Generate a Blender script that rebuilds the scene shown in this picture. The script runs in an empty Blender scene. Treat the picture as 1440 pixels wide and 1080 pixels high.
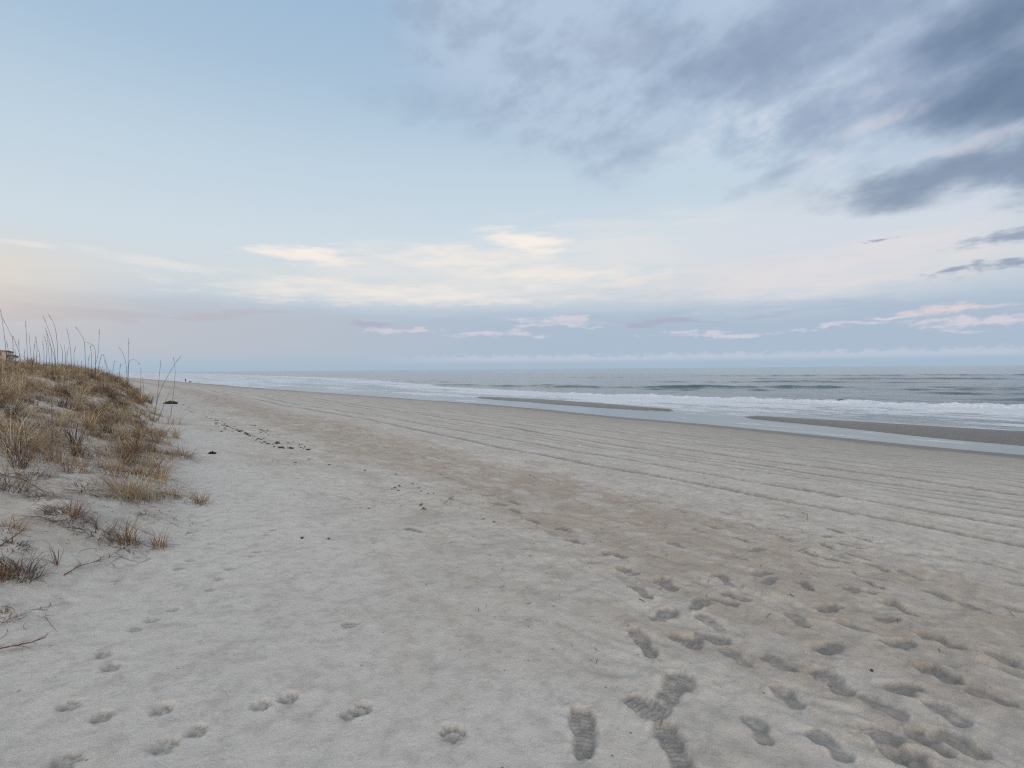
import bpy, math, random
import numpy as np
from mathutils import Matrix, Vector

random.seed(7)
RNG = np.random.default_rng(7)
scene = bpy.context.scene
COL = scene.collection
R = math.radians

# ------------------------------------------------------------------ camera
CAM_Z = 5.0                      # eye height above the sea; the sand under it is at about 3.5
YAW, PITCH, ROLL, FPX = R(38.4), R(1.65), R(0.44), 720.0
_f = Vector((math.sin(YAW) * math.cos(PITCH), math.cos(YAW) * math.cos(PITCH), -math.sin(PITCH)))
_r0 = Vector((math.cos(YAW), -math.sin(YAW), 0))
_u0 = _r0.cross(_f)
_r = _r0 * math.cos(ROLL) - _u0 * math.sin(ROLL)
_u = _r0 * math.sin(ROLL) + _u0 * math.cos(ROLL)
cam_data = bpy.data.cameras.new("camera")
cam = bpy.data.objects.new("camera", cam_data)
COL.objects.link(cam)
cam.matrix_world = Matrix(((_r.x, _u.x, -_f.x, 0), (_r.y, _u.y, -_f.y, 0), (_r.z, _u.z, -_f.z, CAM_Z), (0, 0, 0, 1)))
cam_data.sensor_width = 36.0
cam_data.lens = 18.0
cam_data.clip_start = 0.05
cam_data.clip_end = 200000.0
scene.camera = cam

scene.view_settings.view_transform = 'Standard'
scene.view_settings.look = 'None'
scene.view_settings.exposure = 0.08
scene.view_settings.gamma = 1.0
scene.view_settings.use_curve_mapping = False
scene.cycles.pixel_filter_type = 'BLACKMAN_HARRIS'
scene.cycles.filter_width = 1.2
scene.cycles.use_denoising = False
scene.cycles.max_bounces = 6
scene.cycles.transparent_max_bounces = 8


def s2l(c):
    c = c / 255.0
    return c / 12.92 if c <= 0.04045 else ((c + 0.055) / 1.055) ** 2.4


def srgb(r, g, b):
    return (s2l(r), s2l(g), s2l(b), 1.0)


# ------------------------------------------------------------------ node helper
class NT:
    def __init__(self, tree):
        self.t = tree
        tree.nodes.clear()

    def n(self, kind, **kw):
        nd = self.t.nodes.new(kind)
        for k, v in kw.items():
            setattr(nd, k, v)
        return nd

    def put(self, sock, v):
        if isinstance(v, bpy.types.NodeSocket):
            self.t.links.new(v, sock)
        elif v is not None:
            sock.default_value = v

    def math(self, op, a, b=None, c=None, clamp=False):
        nd = self.n('ShaderNodeMath', operation=op, use_clamp=clamp)
        self.put(nd.inputs[0], a)
        self.put(nd.inputs[1], b)
        self.put(nd.inputs[2], c)
        return nd.outputs[0]

    def vmath(self, op, a, b=None, scale=None):
        nd = self.n('ShaderNodeVectorMath', operation=op)
        self.put(nd.inputs[0], a)
        self.put(nd.inputs[1], b)
        if scale is not None:
            self.put(nd.inputs['Scale'], scale)
        return nd.outputs['Value'] if op in ('DOT_PRODUCT', 'LENGTH') else nd.outputs[0]

    def sep(self, v):
        nd = self.n('ShaderNodeSeparateXYZ')
        self.put(nd.inputs[0], v)
        return nd.outputs

    def comb(self, x, y, z=0.0):
        nd = self.n('ShaderNodeCombineXYZ')
        self.put(nd.inputs[0], x)
        self.put(nd.inputs[1], y)
        self.put(nd.inputs[2], z)
        return nd.outputs[0]

    def rng(self, v, a, b, c=0.0, d=1.0, kind='SMOOTHSTEP'):
        nd = self.n('ShaderNodeMapRange', interpolation_type=kind)
        for i, q in enumerate((v, a, b, c, d)):
            self.put(nd.inputs[i], q)
        return nd.outputs[0]

    def noise(self, vec, scale, detail=4.0, rough=0.5, dist=0.0, out='Fac', lac=2.0):
        nd = self.n('ShaderNodeTexNoise')
        self.put(nd.inputs['Vector'], vec)
        nd.inputs['Scale'].default_value = scale
        nd.inputs['Detail'].default_value = detail
        nd.inputs['Roughness'].default_value = rough
        nd.inputs['Lacunarity'].default_value = lac
        nd.inputs['Distortion'].default_value = dist
        return nd.outputs[out]

    def mapping(self, vec, loc=(0, 0, 0), rot=(0, 0, 0), scale=(1, 1, 1), kind='POINT'):
        nd = self.n('ShaderNodeMapping', vector_type=kind)
        self.put(nd.inputs['Vector'], vec)
        nd.inputs['Location'].default_value = loc
        nd.inputs['Rotation'].default_value = rot
        nd.inputs['Scale'].default_value = scale
        return nd.outputs[0]

    def mix(self, f, a, b, blend='MIX'):
        nd = self.n('ShaderNodeMix', data_type='RGBA', blend_type=blend)
        self.put(nd.inputs[0], f)
        self.put(nd.inputs[6], a)
        self.put(nd.inputs[7], b)
        return nd.outputs[2]

    def ramp(self, f, stops):
        nd = self.n('ShaderNodeValToRGB')
        self.put(nd.inputs[0], f)
        el = nd.color_ramp.elements
        while len(el) < len(stops):
            el.new(0.5)
        for e, (p, c) in zip(el, stops):
            e.position = p
            e.color = c
        return nd.outputs[0]

    def attr(self, name):
        return self.n('ShaderNodeAttribute', attribute_name=name).outputs['Fac']


# ------------------------------------------------------------------ sky: Nishita base, evening clouds by direction
SUN_AZ, SUN_EL = R(-145.0), R(16.0)      # behind and to the left of the view, over the dunes


def build_world():
    w = bpy.data.worlds.new("World")
    scene.world = w
    w.use_nodes = True
    T = NT(w.node_tree)
    d = T.n('ShaderNodeTexCoord').outputs['Generated']
    sky = T.n('ShaderNodeTexSky', sky_type='NISHITA', sun_disc=False)
    sky.sun_elevation = SUN_EL
    sky.sun_rotation = SUN_AZ
    sky.dust_density = 1.5
    X, Y, Z = T.sep(d)
    fwd = T.vmath('DOT_PRODUCT', d, (math.sin(YAW), math.cos(YAW), 0))
    rgt = T.vmath('DOT_PRODUCT', d, (math.cos(YAW), -math.sin(YAW), 0))
    az = T.math('MULTIPLY', T.math('ARCTAN2', rgt, fwd), 57.29578)
    el = T.math('MULTIPLY', T.math('ARCSINE', Z), 57.29578)
    # clear-sky gradient by elevation: 0..60 degrees
    e01 = T.math('DIVIDE', el, 60.0, clamp=True)
    G = T.ramp(e01, [(0.0, srgb(162, 184, 203)), (0.05, srgb(166, 186, 205)), (0.10, srgb(180, 194, 209)),
                     (0.15, srgb(205, 212, 216)), (0.22, srgb(204, 216, 224)), (0.34, srgb(190, 208, 222)),
                     (0.48, srgb(166, 191, 213)), (0.75, srgb(140, 172, 208))])
    lp = T.rng(az, -52.0, -14.0, 1.0, 0.0)
    # warm glow low on the left, toward where the sun went down
    warm = T.math('MULTIPLY', T.rng(az, -56.0, -30.0, 1.0, 0.0), T.math('MULTIPLY', T.rng(el, 0.5, 5.0), T.rng(el, 7.0, 13.0, 1.0, 0.0)))
    G = T.mix(T.math('MULTIPLY', warm, 0.65), G, srgb(232, 218, 200))
    nsky = T.vmath('SCALE', sky.outputs[0], scale=0.10)
    G = T.mix(0.06, G, nsky)

    A = T.comb(az, el, 0.0)
    wn = T.noise(T.mapping(A, scale=(0.05, 0.16, 1.0)), 1.0, 5.0, 0.55, out='Color')
    warp = T.vmath('MULTIPLY', T.vmath('SUBTRACT', wn, (0.5, 0.5, 0.5)), (14.0, 4.0, 0.0))
    AW = T.vmath('ADD', A, warp)
    # plane coordinates of a cloud deck overhead, so streaks close up toward the horizon
    zz = T.math('ADD', T.math('MAXIMUM', Z, 0.0), 0.10)
    P = T.comb(T.math('DIVIDE', rgt, zz), T.math('DIVIDE', fwd, zz), 0.0)
    N1 = T.noise(T.mapping(A, scale=(0.10, 0.75, 1.0)), 1.0, 7.0, 0.58, 0.3)      # long level streaks
    N2 = T.noise(T.mapping(A, rot=(0, 0, R(9)), scale=(9.0, 5.2, 1.0), kind='TEXTURE'), 1.0, 9.0, 0.56, 0.0)
    N3 = T.noise(T.mapping(A, loc=(31, 7, 0), scale=(0.55, 1.5, 1.0)), 1.0, 7.0, 0.6, 0.2)
    N4 = T.noise(T.mapping(A, loc=(5, 3, 0), rot=(0, 0, R(14)), scale=(17.0, 7.5, 1.0), kind='TEXTURE'), 1.0, 8.0, 0.58, 0.3)
    N5 = T.noise(T.mapping(A, loc=(9, 41, 0), rot=(0, 0, R(12)), scale=(3.8, 2.1, 1.0), kind='TEXTURE'), 1.0, 9.0, 0.60, 0.0)
    N7 = T.noise(T.mapping(A, loc=(11, 2, 0), rot=(0, 0, R(2)), scale=(5.5, 0.9, 1.0), kind='TEXTURE'), 1.0, 9.0, 0.62, 0.0)

    def ae(u, v):
        rel = math.atan((u - 720.0) / FPX)
        vh = 519.2 - (u - 720) * 0.0077
        return math.degrees(rel), math.degrees(math.atan((vh - v) / FPX * math.cos(rel)))

    def blob(u, v, hw, hh, rot=0.0, src=None):
        a0, e0 = ae(u, v)
        a1 = ae(u + hw, v)[0] - ae(u - hw, v)[0]
        e1 = ae(u, v - hh)[1] - ae(u, v + hh)[1]
        q = T.mapping(src or A, loc=(a0, e0, 0), rot=(0, 0, R(rot)), scale=(abs(a1) / 2, abs(e1) / 2, 1.0), kind='TEXTURE')
        return T.rng(T.vmath('LENGTH', q), 0.0, 1.0, 1.0, 0.0, 'SMOOTHSTEP')

    def cloud(base, mask, N, k, lo, hi, col, amt):
        m = T.rng(T.math('ADD', mask, T.math('MULTIPLY', T.math('SUBTRACT', N, 0.5), k)), lo, hi)
        m = T.math('MULTIPLY', m, T.math('MULTIPLY', T.rng(mask, 0.0, 0.35), amt))
        return T.mix(m, base, col)

    def mx(*m):
        r_ = m[0]
        for q in m[1:]:
            r_ = T.math('MAXIMUM', r_, q)
        return r_

    def W(*args):                      # a blob whose outline is torn by the warp
        return blob(*args, src=AW2)

    w2 = T.noise(T.mapping(A, loc=(3, 9, 0), scale=(0.13, 0.42, 1.0)), 1.0, 6.0, 0.6, out='Color')
    AW2 = T.vmath('ADD', A, T.vmath('MULTIPLY', T.vmath('SUBTRACT', w2, (0.5, 0.5, 0.5)), (13.0, 3.6, 0.0)))
    C = G
    # thin cream cirrus sheets across the middle
    C = cloud(C, mx(W(640, 395, 520, 80, 1), W(900, 350, 480, 80, -1)), N1, 2.2, 0.05, 1.25, srgb(222, 221, 220), 0.7)
    C = cloud(C, mx(blob(735, 340, 130, 28, -8), blob(430, 360, 130, 26, -3)), N7, 2.2, 0.25, 1.15, srgb(243, 234, 225), 0.95)
    C = cloud(C, mx(W(560, 415, 520, 28, -1), W(760, 388, 380, 30, -3), W(650, 365, 300, 30, 0)), N7, 2.2, 0.2, 1.25, srgb(236, 228, 221), 0.8)
    C = cloud(C, mx(blob(215, 368, 200, 18, -6), blob(40, 343, 110, 10, 0)), N7, 1.6, 0.35, 1.1, srgb(226, 224, 221), 0.6)
    C = cloud(C, W(1180, 330, 520, 170, 3), N4, 1.1, 0.1, 1.0, srgb(206, 212, 222), 0.75)
    C = cloud(C, mx(W(1120, 390, 520, 60, 1), W(1250, 350, 330, 40, 6)), N7, 2.0, 0.15, 1.2, srgb(220, 215, 216), 0.75)
    # lavender veil along the horizon with a ragged top edge
    top = T.math('ADD', T.rng(az, -45.0, 45.0, 6.9, 6.0, 'LINEAR'), T.math('MULTIPLY', T.math('SUBTRACT', N1, 0.5), 5.0))
    veil = T.math('MULTIPLY', T.rng(T.math('SUBTRACT', top, el), -0.8, 1.6), T.rng(el, -0.4, 2.8))
    C = T.mix(T.math('MULTIPLY', veil, 0.85), C, T.mix(T.rng(az, -50, 10), srgb(188, 188, 193), srgb(167, 183, 201)))
    C = cloud(C, mx(W(130, 434, 260, 26, 3), W(320, 440, 200, 14, 4)), N1, 1.8, 0.25, 1.0, srgb(180, 178, 186), 0.6)
    C = cloud(C, mx(W(530, 456, 75, 9, 0), W(980, 448, 260, 12, 0)), N1, 1.8, 0.3, 1.0, srgb(168, 168, 188), 0.7)
    C = cloud(C, mx(W(560, 467, 130, 9, 0), W(790, 456, 160, 13, 0), W(690, 470, 190, 12, 0), W(1180, 462, 200, 12, 0), W(1000, 470, 200, 12, 0)), N3, 2.4, 0.45, 1.1, srgb(206, 204, 214), 0.8)
    # the large broken deck at the upper right
    deck = mx(blob(1330, 30, 940, 430, -12), T.math('MULTIPLY', blob(780, 60, 480, 300, -20), 0.8))
    C = cloud(C, deck, N4, 0.7, 0.10, 0.70, srgb(178, 194, 214), 0.85)
    lit = T.math('ADD', T.math('MULTIPLY', N2, 0.55), T.math('MULTIPLY', N5, 0.45))
    reg = T.rng(deck, 0.08, 0.5)
    dm = T.rng(lit, 0.44, 0.62, kind='SMOOTHSTEP')
    C = T.mix(T.math('MULTIPLY', T.math('MULTIPLY', dm, reg), 0.5), C, srgb(142, 160, 182))
    bright = T.rng(T.math('ADD', T.math('MULTIPLY', T.math('SUBTRACT', 0.47, lit), 7.0), mx(blob(1080, 200, 420, 140, 10), blob(1330, 300, 330, 60, 4), blob(1260, 130, 260, 80, 10))), 0.55, 1.6)
    C = T.mix(T.math('MULTIPLY', T.math('MULTIPLY', bright, reg), 0.75), C, srgb(208, 213, 224))
    C = cloud(C, mx(W(640, 150, 230, 70, 0), W(880, 60, 260, 90, -8), W(930, 215, 220, 50, 12), W(1110, 240, 230, 36, 14), W(1000, 105, 170, 60, 0)), N2, 1.8, 0.3, 1.35, srgb(143, 159, 183), 0.48)
    C = cloud(C, mx(blob(1180, 20, 520, 150, 6), blob(1330, 90, 400, 160, 8)), N2, 1.5, 0.15, 1.15, srgb(134, 151, 179), 0.8)
    C = cloud(C, mx(blob(1480, 105, 400, 170, 8), blob(1440, 20, 330, 120, 6)), N2, 0.9, 0.30, 0.95, srgb(101, 122, 150), 0.88)
    C = cloud(C, mx(W(1340, 250, 360, 66, 2), W(1500, 240, 260, 80, 0)), N2, 1.3, 0.2, 1.0, srgb(122, 140, 165), 0.85)
    C = cloud(C, mx(blob(1390, 196, 190, 26, 3), blob(1220, 180, 130, 24, 8)), N5, 2.4, 0.25, 1.2, srgb(200, 203, 214), 0.7)
    C = T.mix(T.math('MULTIPLY', T.math('MULTIPLY', T.rng(az, -54.0, -33.0, 1.0, 0.0), T.math('MULTIPLY', T.rng(el, 2.5, 6.0), T.rng(el, 7.5, 12.0, 1.0, 0.0))), 0.55), C, srgb(231, 212, 192))
    # small dark lenses at the right
    C = cloud(C, mx(W(1430, 331, 170, 24, 4), W(1450, 376, 180, 16, 2), W(1250, 340, 40, 6, 0), W(1340, 384, 90, 9, 3)),
              N3, 1.6, 0.2, 1.0, srgb(142, 154, 178), 0.85)
    # lit cumulus low over the sea
    C = cloud(C, mx(W(1330, 434, 120, 17, 2), W(1270, 442, 50, 9, 0)), N3, 2.2, 0.25, 1.1, srgb(222, 207, 208), 0.85)
    C = cloud(C, mx(W(1360, 455, 200, 16, 1), W(1250, 448, 90, 8, 0)), N3, 2.4, 0.35, 1.0, srgb(208, 204, 214), 0.85)
    N6 = T.noise(T.mapping(A, scale=(0.9, 1.2, 1.0)), 1.0, 6.0, 0.6)
    row = T.math('MULTIPLY', T.rng(T.math('ADD', el, T.math('MULTIPLY', T.math('SUBTRACT', N6, 0.5), 1.9)), 1.75, 1.25),
                 T.math('MULTIPLY', T.rng(el, 0.55, 1.2), T.rng(az, -18.0, -2.0)))
    C = T.mix(T.math('MULTIPLY', row, 0.6), C, srgb(192, 199, 214))
    # the sky behind the camera, where the sun has just gone: bright and warm
    sd = (math.sin(SUN_AZ) * math.cos(SUN_EL), math.cos(SUN_AZ) * math.cos(SUN_EL), math.sin(SUN_EL))
    g = T.rng(T.vmath('DOT_PRODUCT', d, sd), 0.25, 1.0)
    gl = T.mix(g, (0, 0, 0, 1), (1.5, 1.35, 1.2, 1))
    C = T.mix(1.0, C, gl, 'ADD')
    up = T.rng(Z, 0.62, 1.0)
    C = T.mix(T.math('MULTIPLY', up, 1.0), C, (0.86, 0.87, 0.89, 1))
    C = T.mix(T.rng(el, -3.0, -0.5, 1.0, 0.0), C, srgb(150, 160, 172))
    bg = T.n('ShaderNodeBackground')
    T.put(bg.inputs[0], C)
    bg.inputs[1].default_value = 1.0
    out = T.n('ShaderNodeOutputWorld')
    T.put(out.inputs[0], bg.outputs[0])


build_world()
sun_data = bpy.data.lights.new("sun", 'SUN')
sun_data.energy = 0.3
sun_data.angle = R(14)
sun_data.color = (1.0, 0.88, 0.74)
sun = bpy.data.objects.new("sun", sun_data)
COL.objects.link(sun)
_sd = Vector((math.sin(SUN_AZ) * math.cos(SUN_EL), math.cos(SUN_AZ) * math.cos(SUN_EL), math.sin(SUN_EL)))
sun.rotation_euler = _sd.to_track_quat('Z', 'Y').to_euler()

# ------------------------------------------------------------------ numeric noise
_perm = np.random.default_rng(3).permutation(512).astype(np.int64)
_ang = np.random.default_rng(4).random(512) * 2 * np.pi
_gx, _gy = np.cos(_ang), np.sin(_ang)


def pn(x, y, seed=0):
    x = np.asarray(x, float) + seed * 17.31
    y = np.asarray(y, float) + seed * 9.77
    xi, yi = np.floor(x).astype(np.int64), np.floor(y).astype(np.int64)
    xf, yf = x - xi, y - yi
    u = xf * xf * xf * (xf * (xf * 6 - 15) + 10)
    v = yf * yf * yf * (yf * (yf * 6 - 15) + 10)

    def g(a, b, dx, dy):
        h = _perm[(_perm[a & 511] + b) & 511]
        return _gx[h] * dx + _gy[h] * dy
    n00, n10 = g(xi, yi, xf, yf), g(xi + 1, yi, xf - 1, yf)
    n01, n11 = g(xi, yi + 1, xf, yf - 1), g(xi + 1, yi + 1, xf - 1, yf - 1)
    return 1.4 * ((n00 * (1 - u) + n10 * u) * (1 - v) + (n01 * (1 - u) + n11 * u) * v)


def fbm(x, y, oct=4, seed=0, rough=0.5):
    s, a = 0.0, 1.0
    for i in range(oct):
        s = s + a * pn(x * 2 ** i, y * 2 ** i, seed + i * 3)
        a *= rough
    return s


def sm(x, a, b):
    t = np.clip((x - a) / (b - a), 0, 1)
    return t * t * (3 - 2 * t)


# ------------------------------------------------------------------ terrain height
XS_Y = [-60000, -400, 0, 20, 58, 101, 143, 290, 591, 1000, 1950, 4000, 10000, 60000]
XS_X = [-9000, 20, 40, 41, 43, 39.8, 36.7, 30, 16, 0, -48, -200, -1100, -16000]


def shore_x(y):
    return np.interp(y, XS_Y, XS_X)


TOE_Y = [-30, 0, 3.0, 3.7, 4.6, 5.4, 6.4, 7.3, 8.5, 10.3, 13, 20, 40, 80, 140]
TOE_X = [-7, -2.2, -1.0, -0.60, -0.22, 0.15, 0.75, 0.95, 0.95, 1.15, 1.3, 1.6, 1.7, 1.6, -2]


def toe_x(y):
    a = np.interp(y, TOE_Y, TOE_X)
    b = shore_x(y) - 40.0
    k = sm(y, 90, 160)
    return a * (1 - k) + b * k


def base_h(x, y):
    c = shore_x(y) + 0.8 * pn(x * 0 + 3.3, y / 14.0, 5) * sm(y, -20, 10) - x
    z = 0.0854 * c
    z = np.where(c > 34, 0.0854 * (34 + (c - 34) * 1.0), z)
    z = np.minimum(z, 3.5 + 0.01 * (c - 41))
    # bars and runnel off the water's edge
    xo = x - (shore_x(y) - 41.0)
    run = -0.10 - 0.028 * np.maximum(xo - 56, 0)
    bc = 50.5 + 0.02 * (y - 20) + 0.5 * pn(y / 9.0, x * 0, 8)
    wA = 4.0 * np.sqrt(np.clip(1 - ((y - 55.5) / 20.5) ** 2, 0, 1))
    wB = 6.4 * np.clip((26.3 - y) / 24, 0, 1) ** 0.6
    w = np.maximum(wA * 0.95, wB)
    bar = 0.27 * np.clip(1 - (np.abs(xo - bc) / np.maximum(w, 0.01)) ** 2, 0, 1) ** 0.7 * np.clip(w / 1.2, 0, 1)
    sea = np.maximum(run + bar * 1.0, -8.0) + 0.012 * pn(x / 2.5, y / 6.0, 11)
    k = sm(xo, 41.0 - 0.5, 43.0)
    z = np.where(z > 0.12, z, z * (1 - k) + np.maximum(sea, z * 0 - 8) * k)
    return np.maximum(z, -8)


def dune_h(x, y):
    d = toe_x(y) + 0.28 * pn(y / 1.7, x / 3.0, 21) - x
    amp = np.interp(y, [0, 4, 8, 13, 20, 40, 90, 200], [0.9, 1.15, 1.40, 1.60, 1.70, 1.78, 1.6, 1.4])
    wd = np.interp(y, [0, 8, 17, 32, 80], [3.0, 3.0, 2.6, 1.6, 2.5])
    dd = np.maximum(d, 0) / wd
    h = amp * (1 - np.exp(-dd ** 1.35))
    m = sm(d, 0.0, 1.2)
    h = h + m * (0.10 * pn(x / 1.3, y / 1.5, 31) + 0.05 * pn(x / 0.45, y / 0.5, 33) + 0.25 * pn(x / 6, y / 7, 35))
    h = h + sm(d, 10, 40) * 0.9 * (0.6 + pn(x / 14, y / 18, 41))
    return np.where(d > 0, h, 0), d


def height0(x, y):
    x, y = np.asarray(x, float), np.asarray(y, float)
    z = base_h(x, y)
    h, d = dune_h(x, y)
    z = z + h
    dry = sm(shore_x(y) - x, 6, 16)
    z = z + dry * (0.035 * pn(x / 2.2, y / 2.8, 51) + 0.06 * pn(x / 7, y / 11, 52))
    return z


def at(u, v):
    """the point of the sand a given viewing direction meets"""
    d = _f + _r * ((u - 720.0) / FPX) + _u * ((540.0 - v) / FPX)
    t = np.geomspace(0.8, 3000, 6000)
    x, y, z = d.x * t, d.y * t, CAM_Z + d.z * t
    g = height0(x, y)
    i = int(np.argmax(z < g))
    if i == 0 and not (z[0] < g[0]):
        i = len(t) - 1
    a = (z[i - 1] - g[i - 1])
    b = (g[i] - z[i])
    tt = t[i - 1] + (t[i] - t[i - 1]) * a / max(a + b, 1e-9)
    return Vector((d.x * tt, d.y * tt, float(height0(d.x * tt, d.y * tt))))


def ground(x, y):
    return float(height0(x, y))


# ------------------------------------------------------------------ prints in the sand
# (heel u, v, toe u, v, depth cm, width factor, tread)
SHOES = [
    (824, 1070, 818, 992, 3.2, 1.0, 1), (968, 1095, 928, 1012, 3.4, 1.0, 1), (930, 992, 962, 946, 2.4, 1.15, 1), (895, 985, 925, 1000, 1.6, 1.2, 1),
    (922, 928, 888, 880, 2.9, 0.95, 1), (950, 832, 923, 812, 3.0, 1.1, 1), (916, 843, 887, 822, 2.6, 0.9, 0), (918, 872, 946, 858, 2.4, 1.1, 1),
    (898, 809, 866, 797, 2.6, 0.9, 0), (880, 787, 850, 773, 2.8, 1.0, 0), (820, 767, 796, 757, 2.6, 0.9, 0), (802, 749, 785, 741, 2.4, 0.9, 0),
    (760, 736, 738, 727, 2.6, 0.95, 0), (731, 721, 720, 716, 2.2, 0.9, 0), (729, 708, 716, 704, 2.0, 0.9, 0), (712, 711, 696, 706, 2.0, 0.9, 0),
    (692, 698, 676, 694, 1.8, 0.9, 0), (974, 862, 990, 842, 2.4, 0.9, 1), (1028, 823, 1008, 804, 2.2, 0.9, 1), (952, 896, 976, 903, 1.9, 1.0, 1),
    (986, 894, 1016, 900, 2.4, 0.9, 1), (1024, 836, 1046, 842, 2.2, 0.9, 0), (1008, 842, 1022, 846, 1.4, 0.8, 1), (1054, 808, 1082, 804, 2.0, 0.9, 0),
    (1050, 790, 1022, 779, 2.0, 0.8, 0), (1055, 777, 1074, 771, 2.0, 0.9, 0), (1052, 762, 1030, 754, 1.8, 0.8, 0),
    (1195, 980, 1148, 938, 3.2, 0.95, 1), (1180, 903, 1152, 917, 2.4, 1.0, 1), (1134, 881, 1110, 861, 2.4, 0.85, 0), (1182, 850, 1152, 858, 2.4, 1.0, 0),
    (1139, 831, 1122, 818, 2.2, 0.9, 1), (1290, 962, 1248, 972, 2.6, 1.0, 1), (1352, 963, 1290, 931, 3.4, 0.95, 1), (1357, 916, 1288, 887, 3.2, 0.9, 0),
    (1284, 900, 1243, 906, 2.6, 1.0, 0), (1288, 867, 1236, 844, 2.8, 0.85, 0), (1262, 868, 1232, 872, 2.0, 0.9, 0), (1243, 828, 1198, 811, 2.8, 0.85, 0),
    (1225, 834, 1192, 828, 2.4, 0.9, 0), (1193, 803, 1166, 797, 2.8, 1.0, 0), (1184, 790, 1162, 784, 2.4, 0.9, 0), (1160, 797, 1144, 792, 2.2, 0.9, 0),
    (1180, 775, 1150, 762, 2.4, 0.8, 0), (1200, 769, 1184, 765, 2.0, 0.9, 0), (1182, 750, 1164, 743, 1.8, 0.8, 0), (1170, 754, 1158, 756, 1.8, 0.8, 0),
    (1262, 1065, 1225, 1018, 2.8, 1.1, 1), (1318, 1095, 1256, 1052, 3.2, 1.0, 0), (1388, 1068, 1312, 1022, 3.4, 0.95, 0), (1325, 1056, 1290, 1030, 2.0, 0.8, 0),
    (1210, 884, 1190, 878, 1.2, 0.8, 0), (1146, 712, 1128, 707, 1.6, 0.8, 0), (1105, 704, 1090, 700, 1.4, 0.8, 0), (1180, 700, 1160, 696, 1.4, 0.8, 0),
    (1240, 700, 1225, 697, 1.4, 0.8, 0), (590, 748, 575, 744, 1.2, 0.8, 0), (1090, 668, 1070, 663, 1.4, 0.8, 0), (1140, 690, 1120, 684, 1.4, 0.8, 0),
    (1070, 700, 1052, 694, 1.3, 0.8, 0), (1410, 990, 1375, 975, 2.0, 1.0, 0), (1425, 935, 1398, 918, 1.6, 0.9, 0), (1385, 860, 1350, 846, 1.5, 0.9, 0),
    (1330, 842, 1305, 832, 1.6, 0.9, 0), (1290, 812, 1268, 803, 1.6, 0.8, 0), (1108, 940, 1082, 926, 1.3, 0.9, 0), (1120, 990, 1096, 968, 1.2, 0.9, 0), (1045, 930, 1022, 915, 1.2, 0.9, 0),
    (1240, 800, 1222, 794, 1.8, 0.9, 0), (1215, 786, 1196, 780, 1.7, 0.9, 0), (1142, 782, 1126, 775, 1.7, 0.9, 0), (1110, 760, 1094, 753, 1.6, 0.9, 0), (1136, 752, 1120, 747, 1.6, 0.9, 0),
    (1225, 762, 1206, 757, 1.6, 0.9, 0), (1090, 812, 1074, 822, 1.5, 0.9, 0), (1200, 725, 1184, 720, 1.3, 0.9, 0), (1010, 744, 994, 738, 1.3, 0.9, 0), (1030, 724, 1012, 719, 1.2, 0.9, 0),
    (960, 770, 944, 764, 1.1, 0.9, 0), (1180, 1060, 1150, 1035, 1.5, 1.0, 0), (1345, 1010, 1320, 995, 1.6, 0.9, 0), (1075, 1040, 1058, 1010, 1.1, 1.0, 0), (640, 675, 626, 671, 1.4, 0.9, 0),
    (664, 690, 650, 686, 1.4, 0.9, 0), (612, 664, 600, 661, 1.3, 0.9, 0), (1006, 880, 990, 872, 1.2, 0.8, 0), (1256, 1000, 1225, 985, 1.4, 0.9, 0), (1112, 728, 1094, 722, 1.3, 0.8, 0), (1066, 742, 1048, 736, 1.3, 0.8, 0),
]
# (u, v, heading toward u, v, depth cm, size factor)
PAWS = [
    (97, 991, 118, 985, 1.5, 1.1), (143, 1008, 165, 1000, 1.8, 1.1), (228, 997, 250, 992, 2.0, 1.05), (230, 1048, 255, 1040, 1.8, 1.2), (277, 1027, 300, 1018, 1.6, 1.0),
    (367, 991, 390, 985, 1.9, 1.1), (405, 981, 428, 976, 2.0, 1.05), (508, 997, 528, 990, 2.3, 1.15), (490, 1004, 510, 998, 1.7, 1.05), (637, 1031, 632, 1000, 2.4, 1.4),
    (90, 1070, 112, 1062, 1.7, 1.4), (145, 921, 165, 914, 1.2, 1.0), (156, 938, 178, 932, 1.5, 1.05), (243, 857, 262, 848, 1.1, 0.9), (214, 872, 234, 864, 1.1, 0.9),
    (296, 829, 310, 820, 1.1, 0.9), (308, 814, 322, 804, 1.1, 0.9), (322, 800, 336, 790, 1.0, 0.9), (268, 788, 282, 778, 0.9, 0.9), (362, 776, 374, 766, 1.0, 0.9),
    (296, 764, 308, 755, 0.9, 0.9), (374, 752, 384, 744, 0.9, 0.9), (400, 640, 404, 634, 0.9, 0.9), (354, 782, 368, 774, 0.9, 0.8), (492, 878, 492, 862, 1.6, 1.2),
    (384, 745, 390, 738, 0.9, 0.9), (250, 800, 262, 792, 0.8, 0.9), (190, 885, 206, 878, 0.8, 0.9),
]


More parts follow.
